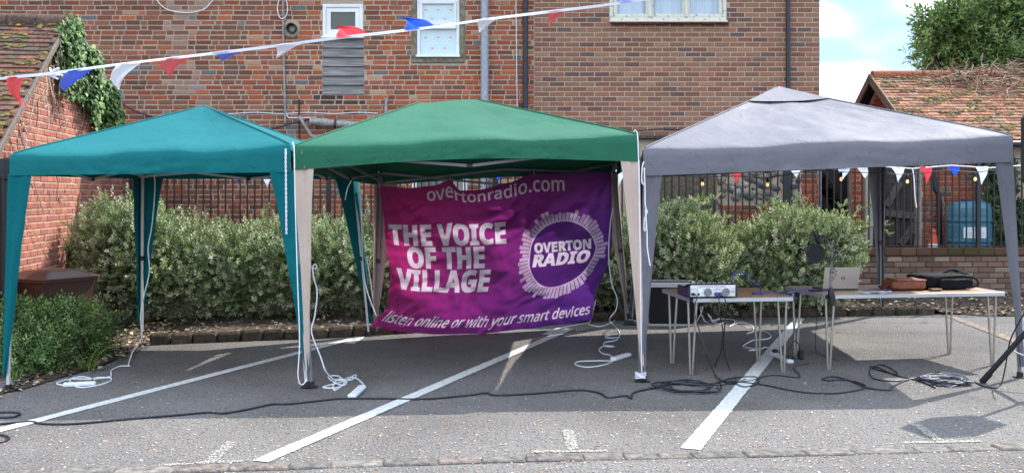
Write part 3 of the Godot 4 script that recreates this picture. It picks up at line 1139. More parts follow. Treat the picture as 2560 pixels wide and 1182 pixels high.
	p = MB.new()
	p.tube(curve([Vector3(fu(1560), fv(326), -15.03), Vector3(fu(1600), fv(327), -15.03), Vector3(fu(1650), fv(323), -15.03), Vector3(fu(1720), fv(326), -15.03), Vector3(fu(1800), fv(322), -15.03)]), 0.009, 6)
	part(b, "wire", p, M.cable_black)


func tiles(parent: Node3D, o: Vector3, bs: Basis, nrow: int, gauge: float, x0: float, x1: float, tw: float, cols: Array, most: int, wobble := 0.01) -> void:
	var rest := MB.new()
	var n := 0
	var tb := bs * Basis(Vector3.RIGHT, -0.13)
	for i in range(nrow - 1, -1, -1):
		var x := x0 - (tw * 0.5 if i % 2 else 0.0)
		while x < x1:
			var a := maxf(x, x0)
			var c2 := minf(x + tw, x1)
			x += tw
			if c2 - a < 0.05:
				continue
			var q := o + bs * Vector3((a + c2) * 0.5, i * gauge + 0.08, 0.014 + rr(-0.003, 0.005))
			var b2 := tb * Basis.from_euler(Vector3(rr(-wobble, wobble), 0, rr(-wobble, wobble)))
			var col: Color = cols[rng.randi() % cols.size()]
			n += 1
			if n <= most:
				var t := MeshInstance3D.new()
				t.name = numbered("roof_tile", parent)
				parent.add_child(t)
				t.mesh = brick_mesh(snappedf(c2 - a - 0.004, 0.001), 0.165, 0.019, 0.003, col)
				t.material_override = M.tile
				t.transform = Transform3D(b2, q - parent.global_position)
			else:
				brick_geo(rest, Transform3D(b2, q), c2 - a - 0.004, 0.165, 0.019, 0.003, col)
	if rest.v.size():
		part(parent, "tile_field", rest, M.tile).set_meta("kind", "stuff")


func moss_on(parent: Node3D, o: Vector3, bs: Basis, x0: float, x1: float, y0: float, y1: float, num: int, pal: Array, thr: float) -> void:
	var m := MB.new()
	m.lathe(Vector3.ZERO, [[1.0, 0.0], [0.8, 0.35], [0.4, 0.6], [0.0, 0.66]], 6)
	var f := FastNoiseLite.new()
	f.seed = 23
	f.frequency = 1.3
	var xf := []
	var cl := []
	for i in num:
		var x := rr(x0, x1)
		var y := rr(y0, y1)
		if f.get_noise_2d(x * 1.2, y * 3.0) < thr:
			continue
		var s := rr(0.008, 0.026)
		xf.append(Transform3D(bs * Basis(Vector3.RIGHT, PI / 2) * Basis.from_scale(Vector3(s * 1.5, s * 0.7, s)), o + bs * Vector3(x, y, 0.03)))
		cl.append(shaded(pal[rng.randi() % pal.size()], rr(0.7, 1.15)))
	scatter(parent, "moss", m.mesh(), M.moss, xf, cl).set_meta("kind", "stuff")


func build_outbuilding() -> void:
	var ax := Vector3(-0.1417, 0, -0.99)
	var nx := Vector3(0.99, 0, -0.1417)
	var o := Vector3(-5.15, 0, -10.0)
	var bs := Basis(ax, Vector3.UP, nx)
	var b := thing("brick_outbuilding", "low sunlit brick outbuilding with a mossy tiled roof and ivy on its gable", "building", Vector3(-5.6, 0, -12.5))
	var top := func(u: float) -> float: return 3.61 - (1.924 - u) * 0.72 if u < 1.924 else 3.61 - (u - 1.924) * 0.385
	# gable sheet
	var g := MB.new()
	var us := [-1.6, 1.924, 5.1]
	for i in 2:
		g.quad(o + bs * Vector3(us[i], 0, 0), o + bs * Vector3(us[i + 1], 0, 0), o + bs * Vector3(us[i + 1], top.call(us[i + 1]), 0), o + bs * Vector3(us[i], top.call(us[i]), 0))
	part(b, "mortar", g, M.mortar_pink)
	var cols := tones([S(200, 132, 114), S(194, 124, 108), S(204, 140, 120), S(186, 124, 112)], 3, 0.06) + [S(176, 120, 114), S(182, 118, 108)]
	var rects := courses(-1.5, 5.1, 0.3, 3.7, 0.0755, [0.212], 0.014, [], cols, 0.012, 0.113)
	var keep := []
	for r in rects:
		var lim := minf(top.call(r[0]), top.call(r[0] + r[2]))
		if r[1] + r[3] < lim - 0.02:
			keep.append(r)
	keep = by_score(keep, func(r): return -r[0] + (20.0 if (r[1] > 1.9 or (r[0] > 0.6 and r[1] > 0.8)) and r[0] > 0.0 else 0.0))
	lay(b, "brick", o + nx * 0.005, bs, keep, M.brick, 300, 0.03, 0.004)
	var core := MB.new()
	core.beam(o + bs * Vector3(-1.5, 1.0, -2.2), o + bs * Vector3(5.0, 1.0, -2.2), 4.2, 2.0, 0.0, S(150, 86, 78))
	part(b, "wall", core, M.brick)
	# roof slopes
	var ang := atan(0.72)
	var e := o + bs * Vector3(-1.6, top.call(-1.6) + 0.02, 0.1)
	var ys := (ax * cos(ang) + Vector3.UP * sin(ang)).normalized()
	var rb := Basis(nx, ys, nx.cross(ys))
	var ln := 3.524 / cos(ang)
	var deck := MB.new()
	deck.quad(e, e + ys * ln, e + ys * ln - nx * 4.4, e - nx * 4.4)
	var ap := e + ys * ln
	var far_e := o + bs * Vector3(5.15, top.call(5.15) + 0.02, 0.1)
	deck.quad(ap, far_e, far_e - nx * 4.4, ap - nx * 4.4)
	part(b, "roof_deck", deck, M.dark_wood)
	var tc := tones([S(120, 92, 80), S(132, 100, 84), S(106, 88, 78), S(140, 98, 80), S(112, 98, 88)], 3, 0.14)
	tiles(b, e, rb, int(ln / 0.1), 0.1, -2.6, 0.0, 0.165, tc, 300)
	moss_on(b, e, rb, -2.3, -0.02, ln * 0.35, ln, 2600, [S(116, 106, 50), S(102, 96, 48), S(130, 114, 58), S(88, 84, 48)], 0.12)
	for k in 8:
		var r := MB.new()
		var c0 := ap - nx * (0.33 * k - 0.02)
		r.tube(PackedVector3Array([c0, c0 - nx * 0.322]), 0.1 + rr(-0.004, 0.004), 14, shaded(S(118, 96, 86), rr(0.85, 1.12)))
		part(b, "ridge_tile", r, M.tile)
	var v := MB.new()
	v.beam(e + nx * 0.01 - rb.z * 0.03, ap + nx * 0.01 - rb.z * 0.03, 0.03, 0.06, 0.004, Color.WHITE, rb.z)
	part(b, "verge_board", v, mat(C(132, 120, 106), 0.9, {"tex": T.coarse, "scale": 2.0}))
	v = MB.new()
	v.beam(ap + nx * 0.01 - Vector3.UP * 0.05, far_e + nx * 0.01 - Vector3.UP * 0.05, 0.03, 0.13, 0.004)
	part(b, "verge_board", v, M.pale_wood)
	# rainwater pipe at the near corner
	v = MB.new()
	var dp := P(6, 430, 9.6)
	v.tube(PackedVector3Array([Vector3(dp.x, 0.2, dp.z), Vector3(dp.x, 1.85, dp.z)]), 0.05, 14)
	v.tube(PackedVector3Array([Vector3(dp.x, 1.74, dp.z), Vector3(dp.x, 1.93, dp.z)]), 0.065, 14)
	part(b, "rainwater_pipe", v, M.black_metal)
	# bare creeper stems clinging to the bricks and the verge
	var st := MB.new()
	for i in 60:
		var u := rr(0.1, 1.9) if i < 26 else rr(0.4, 4.2)
		var hh: float = top.call(u) - (rr(0.0, 0.25) if i < 26 else rr(0.4, 2.2))
		var pts := []
		var q := Vector3(u, hh, 0.03 if i > 26 else 0.12)
		for k in 7:
			pts.append(o + bs * q)
			q += Vector3(rr(-0.05, 0.08), rr(-0.12, 0.03), rr(-0.02, 0.02))
			q.z = clampf(q.z, 0.022, 0.16)
		st = MB.new()
		st.tube(curve(pts, 0.05), rr(0.003, 0.006), 5, shaded(S(196, 178, 158) if rng.randf() < 0.7 else S(96, 70, 60), rr(0.8, 1.1)))
		part(b, "creeper_stem", st, M.dead)
	# ivy over the far verge
	var iv := thing("ivy", "glossy green ivy climbing over the far verge of the brick outbuilding gable", "ivy", o + bs * Vector3(3.4, 0, 0))
	var lf := MB.new()
	for s in [-1.0, 1.0]:
		lf.tri(Vector3(0, 0, 0), Vector3(s * 0.5, 0.28, 0.1), Vector3(s * 0.34, 0.62, 0.12), Color.WHITE)
		lf.tri(Vector3(0, 0, 0), Vector3(s * 0.34, 0.62, 0.12), Vector3(0, 1.0, 0.0), Color.WHITE)
	var xf := []
	var cl := []
	var pal := [S(66, 104, 46), S(80, 118, 54), S(52, 88, 42), S(96, 132, 66), S(108, 138, 74), S(132, 148, 80), S(62, 100, 52)]
	for i in 12000:
		var t := rng.randf()
		var u := lerpf(1.75, 4.5, pow(t, 0.9))
		var hh: float = top.call(u) + 0.1
		var q := Vector3(u + rr(-0.12, 0.12), hh - rr(0, 1) * rr(0.2, 1) * 0.8 + rr(0.0, 0.14), 0.06 + rr(0, 0.2) * (0.6 + 0.4 * sin(u * 7.0)))
		if t < 0.12:
			q.y -= rr(0, 0.35)
		var out := (Vector3(0, 0, 1) + Vector3(rr(-0.9, 0.5), rr(-0.3, 0.8), 0)).normalized()
		var dn := Vector3(rr(-0.4, 0.4), -1, rr(-0.2, 0.3))
		var x := dn.cross(out).normalized()
		var y := out.cross(x).normalized()
		xf.append(Transform3D(bs * Basis(x, y, out).scaled(Vector3.ONE * rr(0.035, 0.075)), o + bs * q))
		cl.append(shaded(pal[rng.randi() % pal.size()], rr(0.7, 1.2)))
	scatter(iv, "foliage", lf.mesh(), M.leaf_ivy, xf, cl)
	st = MB.new()
	for i in 7:
		var pts := []
		for k in 8:
			var u := 1.9 + 2.7 * (k / 7.0)
			pts.append(o + bs * Vector3(u + rr(-0.1, 0.1), top.call(u) - rr(0.0, 0.4), 0.04 + rr(0, 0.04)))
		st.tube(curve(pts, 0.06), 0.008, 5)
	part(iv, "stem", st, M.twig)


func build_shed() -> void:
	var b := thing("tiled_shed", "small brick shed with an orange clay tile roof beyond the fence", "shed", Vector3(7.6, 0, -16))
	var x0 := 6.12
	var x1 := 10.5
	var e := Vector3(0, 2.41, -15.05)
	var r := Vector3(0, 3.62, -17.0)
	var ys := (r - e).normalized()
	var rb := Basis(Vector3.RIGHT, ys, Vector3.RIGHT.cross(ys))
	var ln := (r - e).length()
	var deck := MB.new()
	deck.quad(Vector3(x0, e.y, e.z), Vector3(x1, e.y, e.z), Vector3(x1, r.y, r.z), Vector3(x0, r.y, r.z))
	deck.quad(Vector3(x0, e.y, -18.95), Vector3(x1, e.y, -18.95), Vector3(x1, r.y, r.z), Vector3(x0, r.y, r.z))
	part(b, "roof_deck", deck, M.dark_wood)
	var tc := tones([S(192, 136, 106), S(202, 150, 118), S(174, 122, 98), S(180, 138, 114), S(164, 122, 100)], 3, 0.12) + [S(150, 130, 112), S(140, 104, 84)]
	tiles(b, Vector3(0, e.y, e.z), rb, 23, 0.1, x0 - 0.05, 9.4, 0.165, tc, 300, 0.03)
	moss_on(b, Vector3(0, e.y, e.z), rb, x0, 9.2, 0.1, ln, 3800, [S(112, 104, 58), S(96, 90, 56), S(128, 116, 70), S(84, 76, 56)], 0.1)
	for k in 10:
		var t := MB.new()
		var c0 := Vector3(x0 + 0.33 * k, r.y - 0.02 + rr(-0.006, 0.006), r.z)
		t.tube(PackedVector3Array([c0, c0 + Vector3(0.322, 0, 0)]), 0.1, 14, shaded(S(186, 116, 90), rr(0.85, 1.1)))
		part(b, "ridge_tile", t, M.tile)
	var v := MB.new()
	v.beam(Vector3(x0 - 0.04, e.y - 0.05, e.z), Vector3(x0 - 0.04, r.y - 0.05, r.z), 0.03, 0.14, 0.004, Color.WHITE, rb.z)
	v.beam(Vector3(x0 - 0.04, e.y - 0.05, -18.95), Vector3(x0 - 0.04, r.y - 0.05, r.z), 0.03, 0.14, 0.004)
	part(b, "barge_board", v, mat(C(150, 124, 104), 0.85, {"tex": T.coarse, "scale": 2.0}))
	# front wall bricks, gable bricks
	var core := MB.new()
	core.box(Vector3((6.25 + x1) * 0.5, 1.2, -17.0), Vector3(x1 - 6.25, 2.4, 3.4), Basis.IDENTITY, 0.0, S(170, 148, 124))
	part(b, "wall", core, M.mortar)
	var cols := tones([S(176, 96, 70), S(166, 90, 70), S(186, 106, 76), S(140, 100, 84)], 3, 0.12) + [S(120, 96, 86), S(150, 120, 100), S(192, 120, 84)]
	var front := courses(6.27, 7.6, 0.7, 2.3, 0.079, [0.215, 0.215, 0.105], 0.013, [], cols, 0.05, 0.1)
	lay(b, "brick", Vector3(0, 0, -15.285), Basis.IDENTITY, front, M.brick, 140, 0.03, 0.008, 0.008)
	var gb := Basis(Vector3(0, 0, 1), Vector3.UP, Vector3(-1, 0, 0))
	var gw := MB.new()
	gw.tri(Vector3(6.25, 2.4, -15.3), Vector3(6.25, 2.4, -18.7), Vector3(6.25, 3.5, -17.0), Color.WHITE, Vector3.LEFT)
	part(b, "gable", gw, M.mortar)
	var gl := []
	for q in courses(-18.6, -15.4, 2.4, 3.5, 0.077, [0.215], 0.012, [], cols, 0.03, 0.11):
		var lim := 3.5 - maxf(absf(q[0] + 17.0), absf(q[0] + q[2] + 17.0)) * 0.65
		if q[1] + q[3] < lim:
			gl.append(q)
	lay(b, "gable_brick", Vector3(6.245, 0, 0), gb, gl, M.brick, 120, 0.02, 0.005)
	v = MB.new()
	v.tube(PackedVector3Array([Vector3(x0, e.y - 0.06, e.z + 0.04), Vector3(x1, e.y - 0.06, e.z + 0.04)]), 0.05, 10)
	part(b, "gutter", v, M.black_metal)
	v = MB.new()
	v.tube(curve([P(2333, 415, 15.12), P(2340, 470, 15.12), P(2349, 500, 15.12), P(2350, 640, 15.12)]), 0.04, 10)
	part(b, "drain_pipe", v, M.black_metal)
	# dead creeper heaped on the ridge
	var dv := thing("dry_creeper", "tangle of dead grey-brown creeper heaped on the orange tile roof", "dead vine", Vector3(8.0, 3.4, -16.8))
	var mb := MB.new()
	for i in 520:
		var x := 6.8 + 2.9 * pow(rng.randf(), 0.7)
		var k := smoothstep(6.8, 9.2, x)
		var t := 1.0 - rng.randf() * rng.randf() * (0.25 + 0.55 * k)
		var q := Vector3(x, 0, 0) + e.lerp(r, t) + rb.z * (0.05 + rr(0, 0.3) * k * t)
		var pts := []
		var dir := Vector3(rr(-1, 1), rr(-0.3, 0.5), rr(-0.5, 0.6)).normalized()
		for j in 4:
			pts.append(q)
			dir = (dir + Vector3(rr(-0.6, 0.6), rr(-0.5, 0.35), rr(-0.5, 0.5))).normalized()
			q += dir * rr(0.05, 0.13)
		mb.tube(PackedVector3Array(pts), rr(0.004, 0.01), 4, shaded([S(150, 128, 108), S(126, 104, 86), S(172, 152, 130), S(96, 78, 66)][rng.randi() % 4], rr(0.8, 1.1)))
	part(dv, "stems", mb, M.dead)
	# timber gate beside it
	var g := thing("timber_gate", "dark weathered timber gate with diagonal braces between brick pier and shed", "gate", Vector3(5.75, 0.2, -15.4))
	for k in 8:
		var m := MB.new()
		m.box(Vector3(5.54 + k * 0.085, 1.25, -15.45), Vector3(0.078, 2.3, 0.022), Basis(Vector3.BACK, rr(-0.006, 0.006)), 0.003)
		part(g, "plank", m, M.dark_wood)
	for q in [[P(2217, 515, 15.4), P(2252, 455, 15.4)], [P(2215, 532, 15.4), P(2290, 540, 15.4)], [P(2253, 612, 15.4), P(2290, 560, 15.4)]]:
		var m := MB.new()
		m.beam(q[0], q[1], 0.04, 0.11, 0.006, Color.WHITE, Vector3.UP)
		part(g, "brace", m, mat(C(100, 92, 86), 0.85, {"tex": T.coarse, "scale": 2.0}))
	for q in [[2296, 0.08, M.board], [2205, 0.07, M.pale_wood], [2172, 0.12, M.pale_wood]]:
		var m := MB.new()
		m.box(Vector3((q[0] - 1280.0) * 15.36 / F, 1.15, -15.36), Vector3(q[1], 2.3, 0.1), Basis.IDENTITY, 0.008)
		part(g, "post", m, q[2])
	# pier
	var pr := thing("brick_pier", "narrow bright red brick pier behind the fence by the grey tent leg", "pier", Vector3(5.36, 0, -15.4))
	var pc := MB.new()
	pc.box(Vector3(5.36, 1.2, -15.5), Vector3(0.22, 2.4, 0.2), Basis.IDENTITY, 0.0)
	part(pr, "mortar", pc, M.mortar)
	lay(pr, "brick", Vector3(0, 0, -15.395), Basis.IDENTITY, courses(5.25, 5.47, 0.2, 2.4, 0.077, [0.22], 0.01, [], tones([S(184, 92, 66), S(170, 84, 62)], 3), 0.01, 0.11), M.brick, 300, 0.03, 0.005)
	# outside stair seen between the pier and the extension
	var sr := thing("outside_stair", "dark steel stair with open treads in the yard behind the fence", "stair", Vector3(5.0, 0, -16.6))
	for k in 12:
		var m := MB.new()
		m.box(Vector3(4.72 + 0.12 * k, 2.55 - 0.17 * k, -16.5), Vector3(0.26, 0.03, 0.8), Basis.IDENTITY, 0.004)
		part(sr, "tread", m, mat(C(110, 84, 70), 0.8, {"tex": T.coarse, "scale": 2.0}))
	for zz in [-16.08, -16.92]:
		var m := MB.new()
		m.beam(Vector3(4.62, 2.66, zz), Vector3(6.1, 0.56, zz), 0.04, 0.18, 0.0)
		m.beam(Vector3(4.62, 3.5, zz), Vector3(6.1, 1.4, zz), 0.03, 0.03, 0.0)
		part(sr, "stringer", m, M.black_metal)
	var bw := MB.new()
	bw.box(Vector3(5.4, 1.4, -18.6), Vector3(1.9, 2.8, 0.2), Basis.IDENTITY, 0.01)
	single("rear_wall", bw, mat(C(70, 62, 58), 0.9, {"tex": T.coarse, "scale": 0.8}), "dark rear wall of the yard behind the outside stair", "wall", Vector3(5.4, 0, -18.6))


func build_fence() -> void:
	var a := Vector3(-5.55, 0, -13.72)
	var c := Vector3(9.2, 0, -14.24)
	var u := (c - a).normalized()
	var bs := Basis(u, Vector3.UP, u.cross(Vector3.UP))
	var ln := a.distance_to(c)
	var w := thing("garden_wall", "low weathered brick wall with soldier coping under the black railings", "wall", (a + c) * 0.5)
	var core := MB.new()
	core.box((a + c) * 0.5 + Vector3(0, 0.42, -0.1), Vector3(ln, 0.8, 0.2), bs, 0.0)
	part(w, "mortar", core, M.mortar_dark)
	var cols := tones([S(134, 110, 96), S(152, 132, 118), S(122, 98, 86), S(130, 104, 90), S(118, 98, 86)], 3, 0.14)
	var topc := tones([S(100, 78, 62), S(94, 74, 58), S(108, 82, 66), S(90, 78, 56)], 3, 0.12)
	var rects := courses(0, ln, 0.03, 0.73, 0.077, [0.215], 0.011, [], cols, 0.02, 0.113)
	rects = by_score(rects, func(r): return r[0])
	lay(w, "brick", a + bs.z * 0.012, bs, rects, M.brick, 200, 0.03, 0.006, 0.004)
	var cop := MB.new()
	for k in int(ln / 0.225):
		var m := MB.new()
		m.box(a + u * (0.1125 + 0.225 * k) + Vector3(0, 0.787, -0.085) + bs.z * rr(-0.003, 0.004), Vector3(0.219, 0.104, 0.235), bs, 0.008, topc[rng.randi() % topc.size()])
		part(w, "coping_brick", m, M.brick)
	var f := thing("railings", "row of thin black iron railings standing on the low brick wall", "fence", (a + c) * 0.5 + Vector3(0, 0.84, 0))
	var s := 0.27
	var zc := Vector3(0, 0, -0.09)
	while s < ln:
		var m := MB.new()
		m.box(a + u * s + zc + Vector3(0, 1.48, 0), Vector3(0.02, 1.28, 0.02), bs * Basis(Vector3.BACK, rr(-0.003, 0.003)), 0.003)
		part(f, "bar", m, M.fence)
		s += 0.1005
	for k in [[0.3, 0.07], [3.0, 0.06], [5.33, 0.06], [7.0, 0.06], [9.43, 0.07], [12.2, 0.06], [14.6, 0.06]]:
		var m := MB.new()
		m.box(a + u * k[0] + zc + Vector3(0, 1.5, 0), Vector3(k[1], 1.35, 0.06), bs, 0.004)
		part(f, "post", m, M.black_metal)
	for y in [0.862, 2.1]:
		var m := MB.new()
		m.box((a + c) * 0.5 + zc + Vector3(0, y, 0), Vector3(ln, 0.014, 0.045), bs, 0.0)
		part(f, "rail", m, M.fence)


# ---------- plants ----------
func sprig(l: float, w: float, num: int, length: float, fold := 0.25) -> ArrayMesh:
	var mb := MB.new()
	mb.tube(PackedVector3Array([Vector3.ZERO, Vector3(0, length, 0)]), 0.0022, 3, Color(0.35, 0.22, 0.14))
	for i in num:
		var y := length * (0.15 + 0.85 * i / float(num - 1))
		var a := i * 2.4
		var o := Vector3(cos(a), rr(0.2, 0.7), sin(a)).normalized()
		if i == num - 1:
			o = Vector3(0.1, 1, 0.1).normalized()
		var s := o.cross(Vector3(rr(-0.3, 0.3), 1, rr(-0.3, 0.3))).normalized()
		var nn := s.cross(o).normalized()
		var b := Vector3(0, y, 0)
		var k := rr(0.8, 1.2)
		var c1 := Color(k, k, k)
		for sg in [-1.0, 1.0]:
			mb.tri(b, b + o * l * 0.45 + s * w * 0.5 * sg + nn * fold * w, b + o * l, c1)
	return mb.mesh()


func cloud(parent: Node3D, called: String, blobs: Array, num: int, mesh: Mesh, m: Material, pal: Array, smin: float, smax: float, floor_y: float, shell := 0.4, upness := 0.5) -> void:
	var xf := []
	var cl := []
	var vol := 0.0
	for b in blobs:
		vol += b[1].x * b[1].y + b[1].y * b[1].z + b[1].x * b[1].z
	for b in blobs:
		var k := int(num * (b[1].x * b[1].y + b[1].y * b[1].z + b[1].x * b[1].z) / vol)
		for i in k:
			var dir := Vector3(rng.randfn(), rng.randfn(), rng.randfn()).normalized()
			var r := pow(rng.randf(), shell) * (1.0 + 0.08 * rng.randfn())
			var p: Vector3 = b[0] + dir * r * b[1]
			if p.y < floor_y:
				continue
			var y := (dir + Vector3(rr(-0.7, 0.7), upness + rr(-0.5, 0.5), rr(-0.7, 0.7))).normalized()
			var x := y.cross(Vector3(rr(-1, 1), rr(-1, 1), rr(-1, 1))).normalized()
			xf.append(Transform3D(Basis(x, y, x.cross(y)).scaled(Vector3.ONE * rr(smin, smax)), p))
			cl.append(shaded(pal[rng.randi() % pal.size()], rr(0.75, 1.2)))
	scatter(parent, called, mesh, m, xf, cl)


func stems(parent: Node3D, base: Vector3, num: int, spread: Vector3, r: float) -> void:
	for i in num:
		var pts := []
		var q := base + Vector3(rr(-0.3, 0.3) * spread.x, 0, rr(-0.3, 0.3) * spread.z)
		var t := base + Vector3(rr(-1, 1) * spread.x, spread.y * rr(0.7, 1.0), rr(-1, 1) * spread.z)
		var rs := []
		for k in 7:
			var s := k / 6.0
			pts.append(q.lerp(t, s) + Vector3(rr(-0.05, 0.05), 0, rr(-0.05, 0.05)) * spread.y)
		var cv := curve(pts, 0.08)
		for k in cv.size():
			rs.append(r * (1.0 - 0.75 * k / cv.size()))
		var mb := MB.new()
		mb.tube(cv, rs, 6)
		part(parent, "stem", mb, M.twig)


func build_plants() -> void:
	var sp := sprig(0.036, 0.021, 11, 0.13)
	var pal := [S(156, 172, 126), S(180, 190, 152), S(132, 152, 102), S(112, 134, 86), S(204, 208, 182), S(166, 180, 136), S(122, 144, 94), S(190, 198, 166)]
	# long hedge along the wall
	var h := thing("hedge", "long hedge of small pale green leaves behind the teal and dark green gazebos", "hedge", Vector3(-2.2, 0.1, -12.6))
	var blobs := []
	for i in 23:
		var t := i / 22.0
		var x := lerpf(-4.75, 1.35, t)
		var dd := lerpf(12.1, 13.15, t)
		var tp := 1.25 + rr(-0.07, 0.07)
		blobs.append([Vector3(x + rr(-0.08, 0.08), tp - 0.42, -dd - rr(-0.05, 0.1)), Vector3(0.42, 0.44, 0.5)])
		blobs.append([Vector3(x + rr(-0.08, 0.08), 0.55, -dd), Vector3(0.42, 0.5, 0.56)])
	cloud(h, "foliage", blobs, 11500, sp, M.leaf, pal, 0.75, 1.35, 0.08, 0.3)
	for k in 6:
		stems(h, Vector3(-4.6 + k * 1.15, 0.08, -12.3 - k * 0.17), 4, Vector3(0.4, 1.2, 0.3), 0.018)
	# taller loose shrub at the left end with bare lower stems
	var s0 := thing("tall_shrub", "loose taller shrub with bare lower stems between wheelie bin and hedge", "shrub", Vector3(-4.9, 0.05, -12.0))
	cloud(s0, "foliage", [[P(250, 590, 12.1), Vector3(0.28, 0.3, 0.35)], [P(300, 560, 12.1), Vector3(0.35, 0.3, 0.35)], [P(250, 680, 11.9), Vector3(0.22, 0.2, 0.3)], [P(330, 620, 12.0), Vector3(0.35, 0.4, 0.35)], [P(360, 560, 12.2), Vector3(0.3, 0.25, 0.3)]], 1300, sp, M.leaf, pal, 0.75, 1.3, 0.3, 0.35)
	stems(s0, Vector3(-4.75, 0.05, -12.0), 7, Vector3(0.35, 1.3, 0.25), 0.022)
	# two rounded shrubs at the right
	for q in [["pale green rounded shrub behind the small table and amplifier", [[P(1690, 655, 13.1), Vector3(0.5, 0.62, 0.5)], [P(1735, 625, 13.2), Vector3(0.45, 0.42, 0.5)], [P(1780, 690, 13.0), Vector3(0.4, 0.5, 0.45)], [P(1600, 645, 13.2), Vector3(0.35, 0.55, 0.4)], [P(1690, 572, 13.3), Vector3(0.35, 0.26, 0.35)], [P(1610, 720, 13.2), Vector3(0.4, 0.4, 0.4)]], 2900, Vector3(2.4, 0.15, -13.2)],
		["broad arching pale green shrub behind the microphone, its right side spilling over the wall", [[P(1900, 645, 13.4), Vector3(0.4, 0.42, 0.45)], [P(1970, 655, 13.3), Vector3(0.5, 0.56, 0.5)], [P(2050, 635, 13.4), Vector3(0.46, 0.48, 0.45)], [P(1900, 710, 13.2), Vector3(0.4, 0.4, 0.4)], [P(2040, 700, 13.3), Vector3(0.4, 0.4, 0.4)], [P(2110, 620, 13.5), Vector3(0.22, 0.28, 0.3)], [P(1980, 572, 13.5), Vector3(0.38, 0.22, 0.35)], [P(2090, 590, 13.5), Vector3(0.2, 0.18, 0.25)]], 3600, Vector3(3.7, 0.15, -13.4)]]:
		var s := thing("shrub", q[0], "shrub", q[3])
		cloud(s, "foliage", q[1], int(q[2] * 1.25), sp, M.leaf, pal + [S(208, 210, 190), S(186, 194, 164), S(196, 200, 178)], 0.75, 1.4, 0.14, 0.34)
		stems(s, q[3], 8, Vector3(0.55, 1.2, 0.3), 0.02)
		# long arching shoots
		var mb := MB.new()
		var xf := []
		var cl := []
		for i in 26:
			var a: Vector3 = q[1][rng.randi() % q[1].size()][0]
			var o := Vector3(rr(-1, 1), 0, rr(-0.2, 0.8)).normalized() * rr(0.35, 0.6)
			var cv := curve([a, a + o * 0.5 + Vector3(0, rr(0.25, 0.42), 0), a + o * 1.0 + Vector3(0, rr(0.15, 0.45), 0)], 0.05)
			mb.tube(cv, 0.004, 4)
			for k in range(2, cv.size()):
				for j in 2:
					var y := Vector3(rr(-1, 1), rr(0, 1), rr(-1, 1)).normalized()
					var x := y.cross(Vector3(rr(-1, 1), rr(-1, 1), rr(-1, 1))).normalized()
					xf.append(Transform3D(Basis(x, y, x.cross(y)).scaled(Vector3.ONE * rr(0.5, 0.9)), cv[k]))
					cl.append(shaded(pal[rng.randi() % pal.size()], rr(0.9, 1.25)))
		part(s, "shoots", mb, M.twig)
		scatter(s, "shoot_leaves", sp, M.leaf, xf, cl)
	# low evergreen bush, front left
	var b := thing("low_bush", "low feathery dark green bush at the left by the teal gazebo leg", "bush", Vector3(-4.2, 0, -9.1))
	var fine := sprig(0.034, 0.014, 11, 0.16, 0.1)
	var gp := [S(114, 148, 80), S(96, 130, 66), S(134, 166, 98), S(82, 114, 58), S(150, 178, 112)]
	cloud(b, "foliage", [[G(60, 905) + Vector3(0, 0.22, -0.1), Vector3(0.4, 0.24, 0.38)], [G(155, 900) + Vector3(0, 0.2, -0.15), Vector3(0.36, 0.24, 0.36)], [G(-30, 915) + Vector3(0, 0.24, 0), Vector3(0.4, 0.28, 0.4)], [P(165, 815, 9.5), Vector3(0.3, 0.1, 0.25)], [P(80, 812, 9.5), Vector3(0.34, 0.12, 0.28)], [P(60, 890, 8.9), Vector3(0.3, 0.2, 0.25)]], 4200, fine, M.leaf, gp, 0.7, 1.25, 0.01, 0.35, 0.7)
	stems(b, Vector3(-4.2, 0, -9.2), 6, Vector3(0.5, 0.5, 0.3), 0.012)
	for q in [["strappy leaved plant arching out below the low bush", 215, 925, 26, 0.36], ["small tuft of bright grass on the soil beside the low bush", 262, 888, 40, 0.12], ["strappy green tuft at the foot of the left teal gazebo leg", 38, 950, 12, 0.25]]:
		var t := thing("grass_tuft", q[0], "plant", G(q[1], q[2]), "strappy tufts on the soil")
		for i in q[3]:
			var o := Vector3(rr(-1, 1), 0, rr(-1, 1)).normalized()
			var at := G(q[1], q[2]) + o * rr(0, 0.1)
			var l: float = q[4] * rr(0.6, 1.2)
			var mb := MB.new()
			var r1 := PackedVector3Array()
			var r2 := PackedVector3Array()
			var sd := o.cross(Vector3.UP) * 0.008
			for k in 6:
				var s := k / 5.0
				var p := at + o * l * 0.75 * s * s + Vector3(0, l * (s - 0.55 * s * s), 0)
				r1.append(p - sd * (1.0 - s * 0.9))
				r2.append(p + sd * (1.0 - s * 0.9))
			mb.grid([r1, r2], shaded(S(112, 140, 66), rr(0.7, 1.2)))
			part(t, "blade", mb, M.leaf)
	# seedling creeper on the gable
	var sc := thing("creeper_sprig", "small leafy creeper sprig on the brick gable above the wheelie bin", "creeper", P(150, 700, 12.4))
	cloud(sc, "foliage", [[P(150, 645, 12.35), Vector3(0.15, 0.14, 0.1)], [P(165, 625, 12.4), Vector3(0.1, 0.1, 0.1)]], 110, sp, M.leaf, gp, 0.8, 1.3, 0.2, 0.5)
	stems(sc, P(150, 720, 12.4), 3, Vector3(0.1, 0.5, 0.05), 0.008)
	# tree behind the shed
	var tr := thing("tree", "large broadleaved tree with dense mid-green crown rising behind the tiled shed", "tree", Vector3(13.5, 0, -27))
	var mb := MB.new()
	var tp := Vector3(13.5, 0, -27)
	var cv := curve([tp, tp + Vector3(0.1, 2, 0), tp + Vector3(-0.1, 4, 0.1), tp + Vector3(0.1, 7, 0)], 0.3)
	var rs := []
	for k in cv.size():
		rs.append(0.3 * (1.0 - 0.6 * k / cv.size()))
	mb.tube(cv, rs, 10)
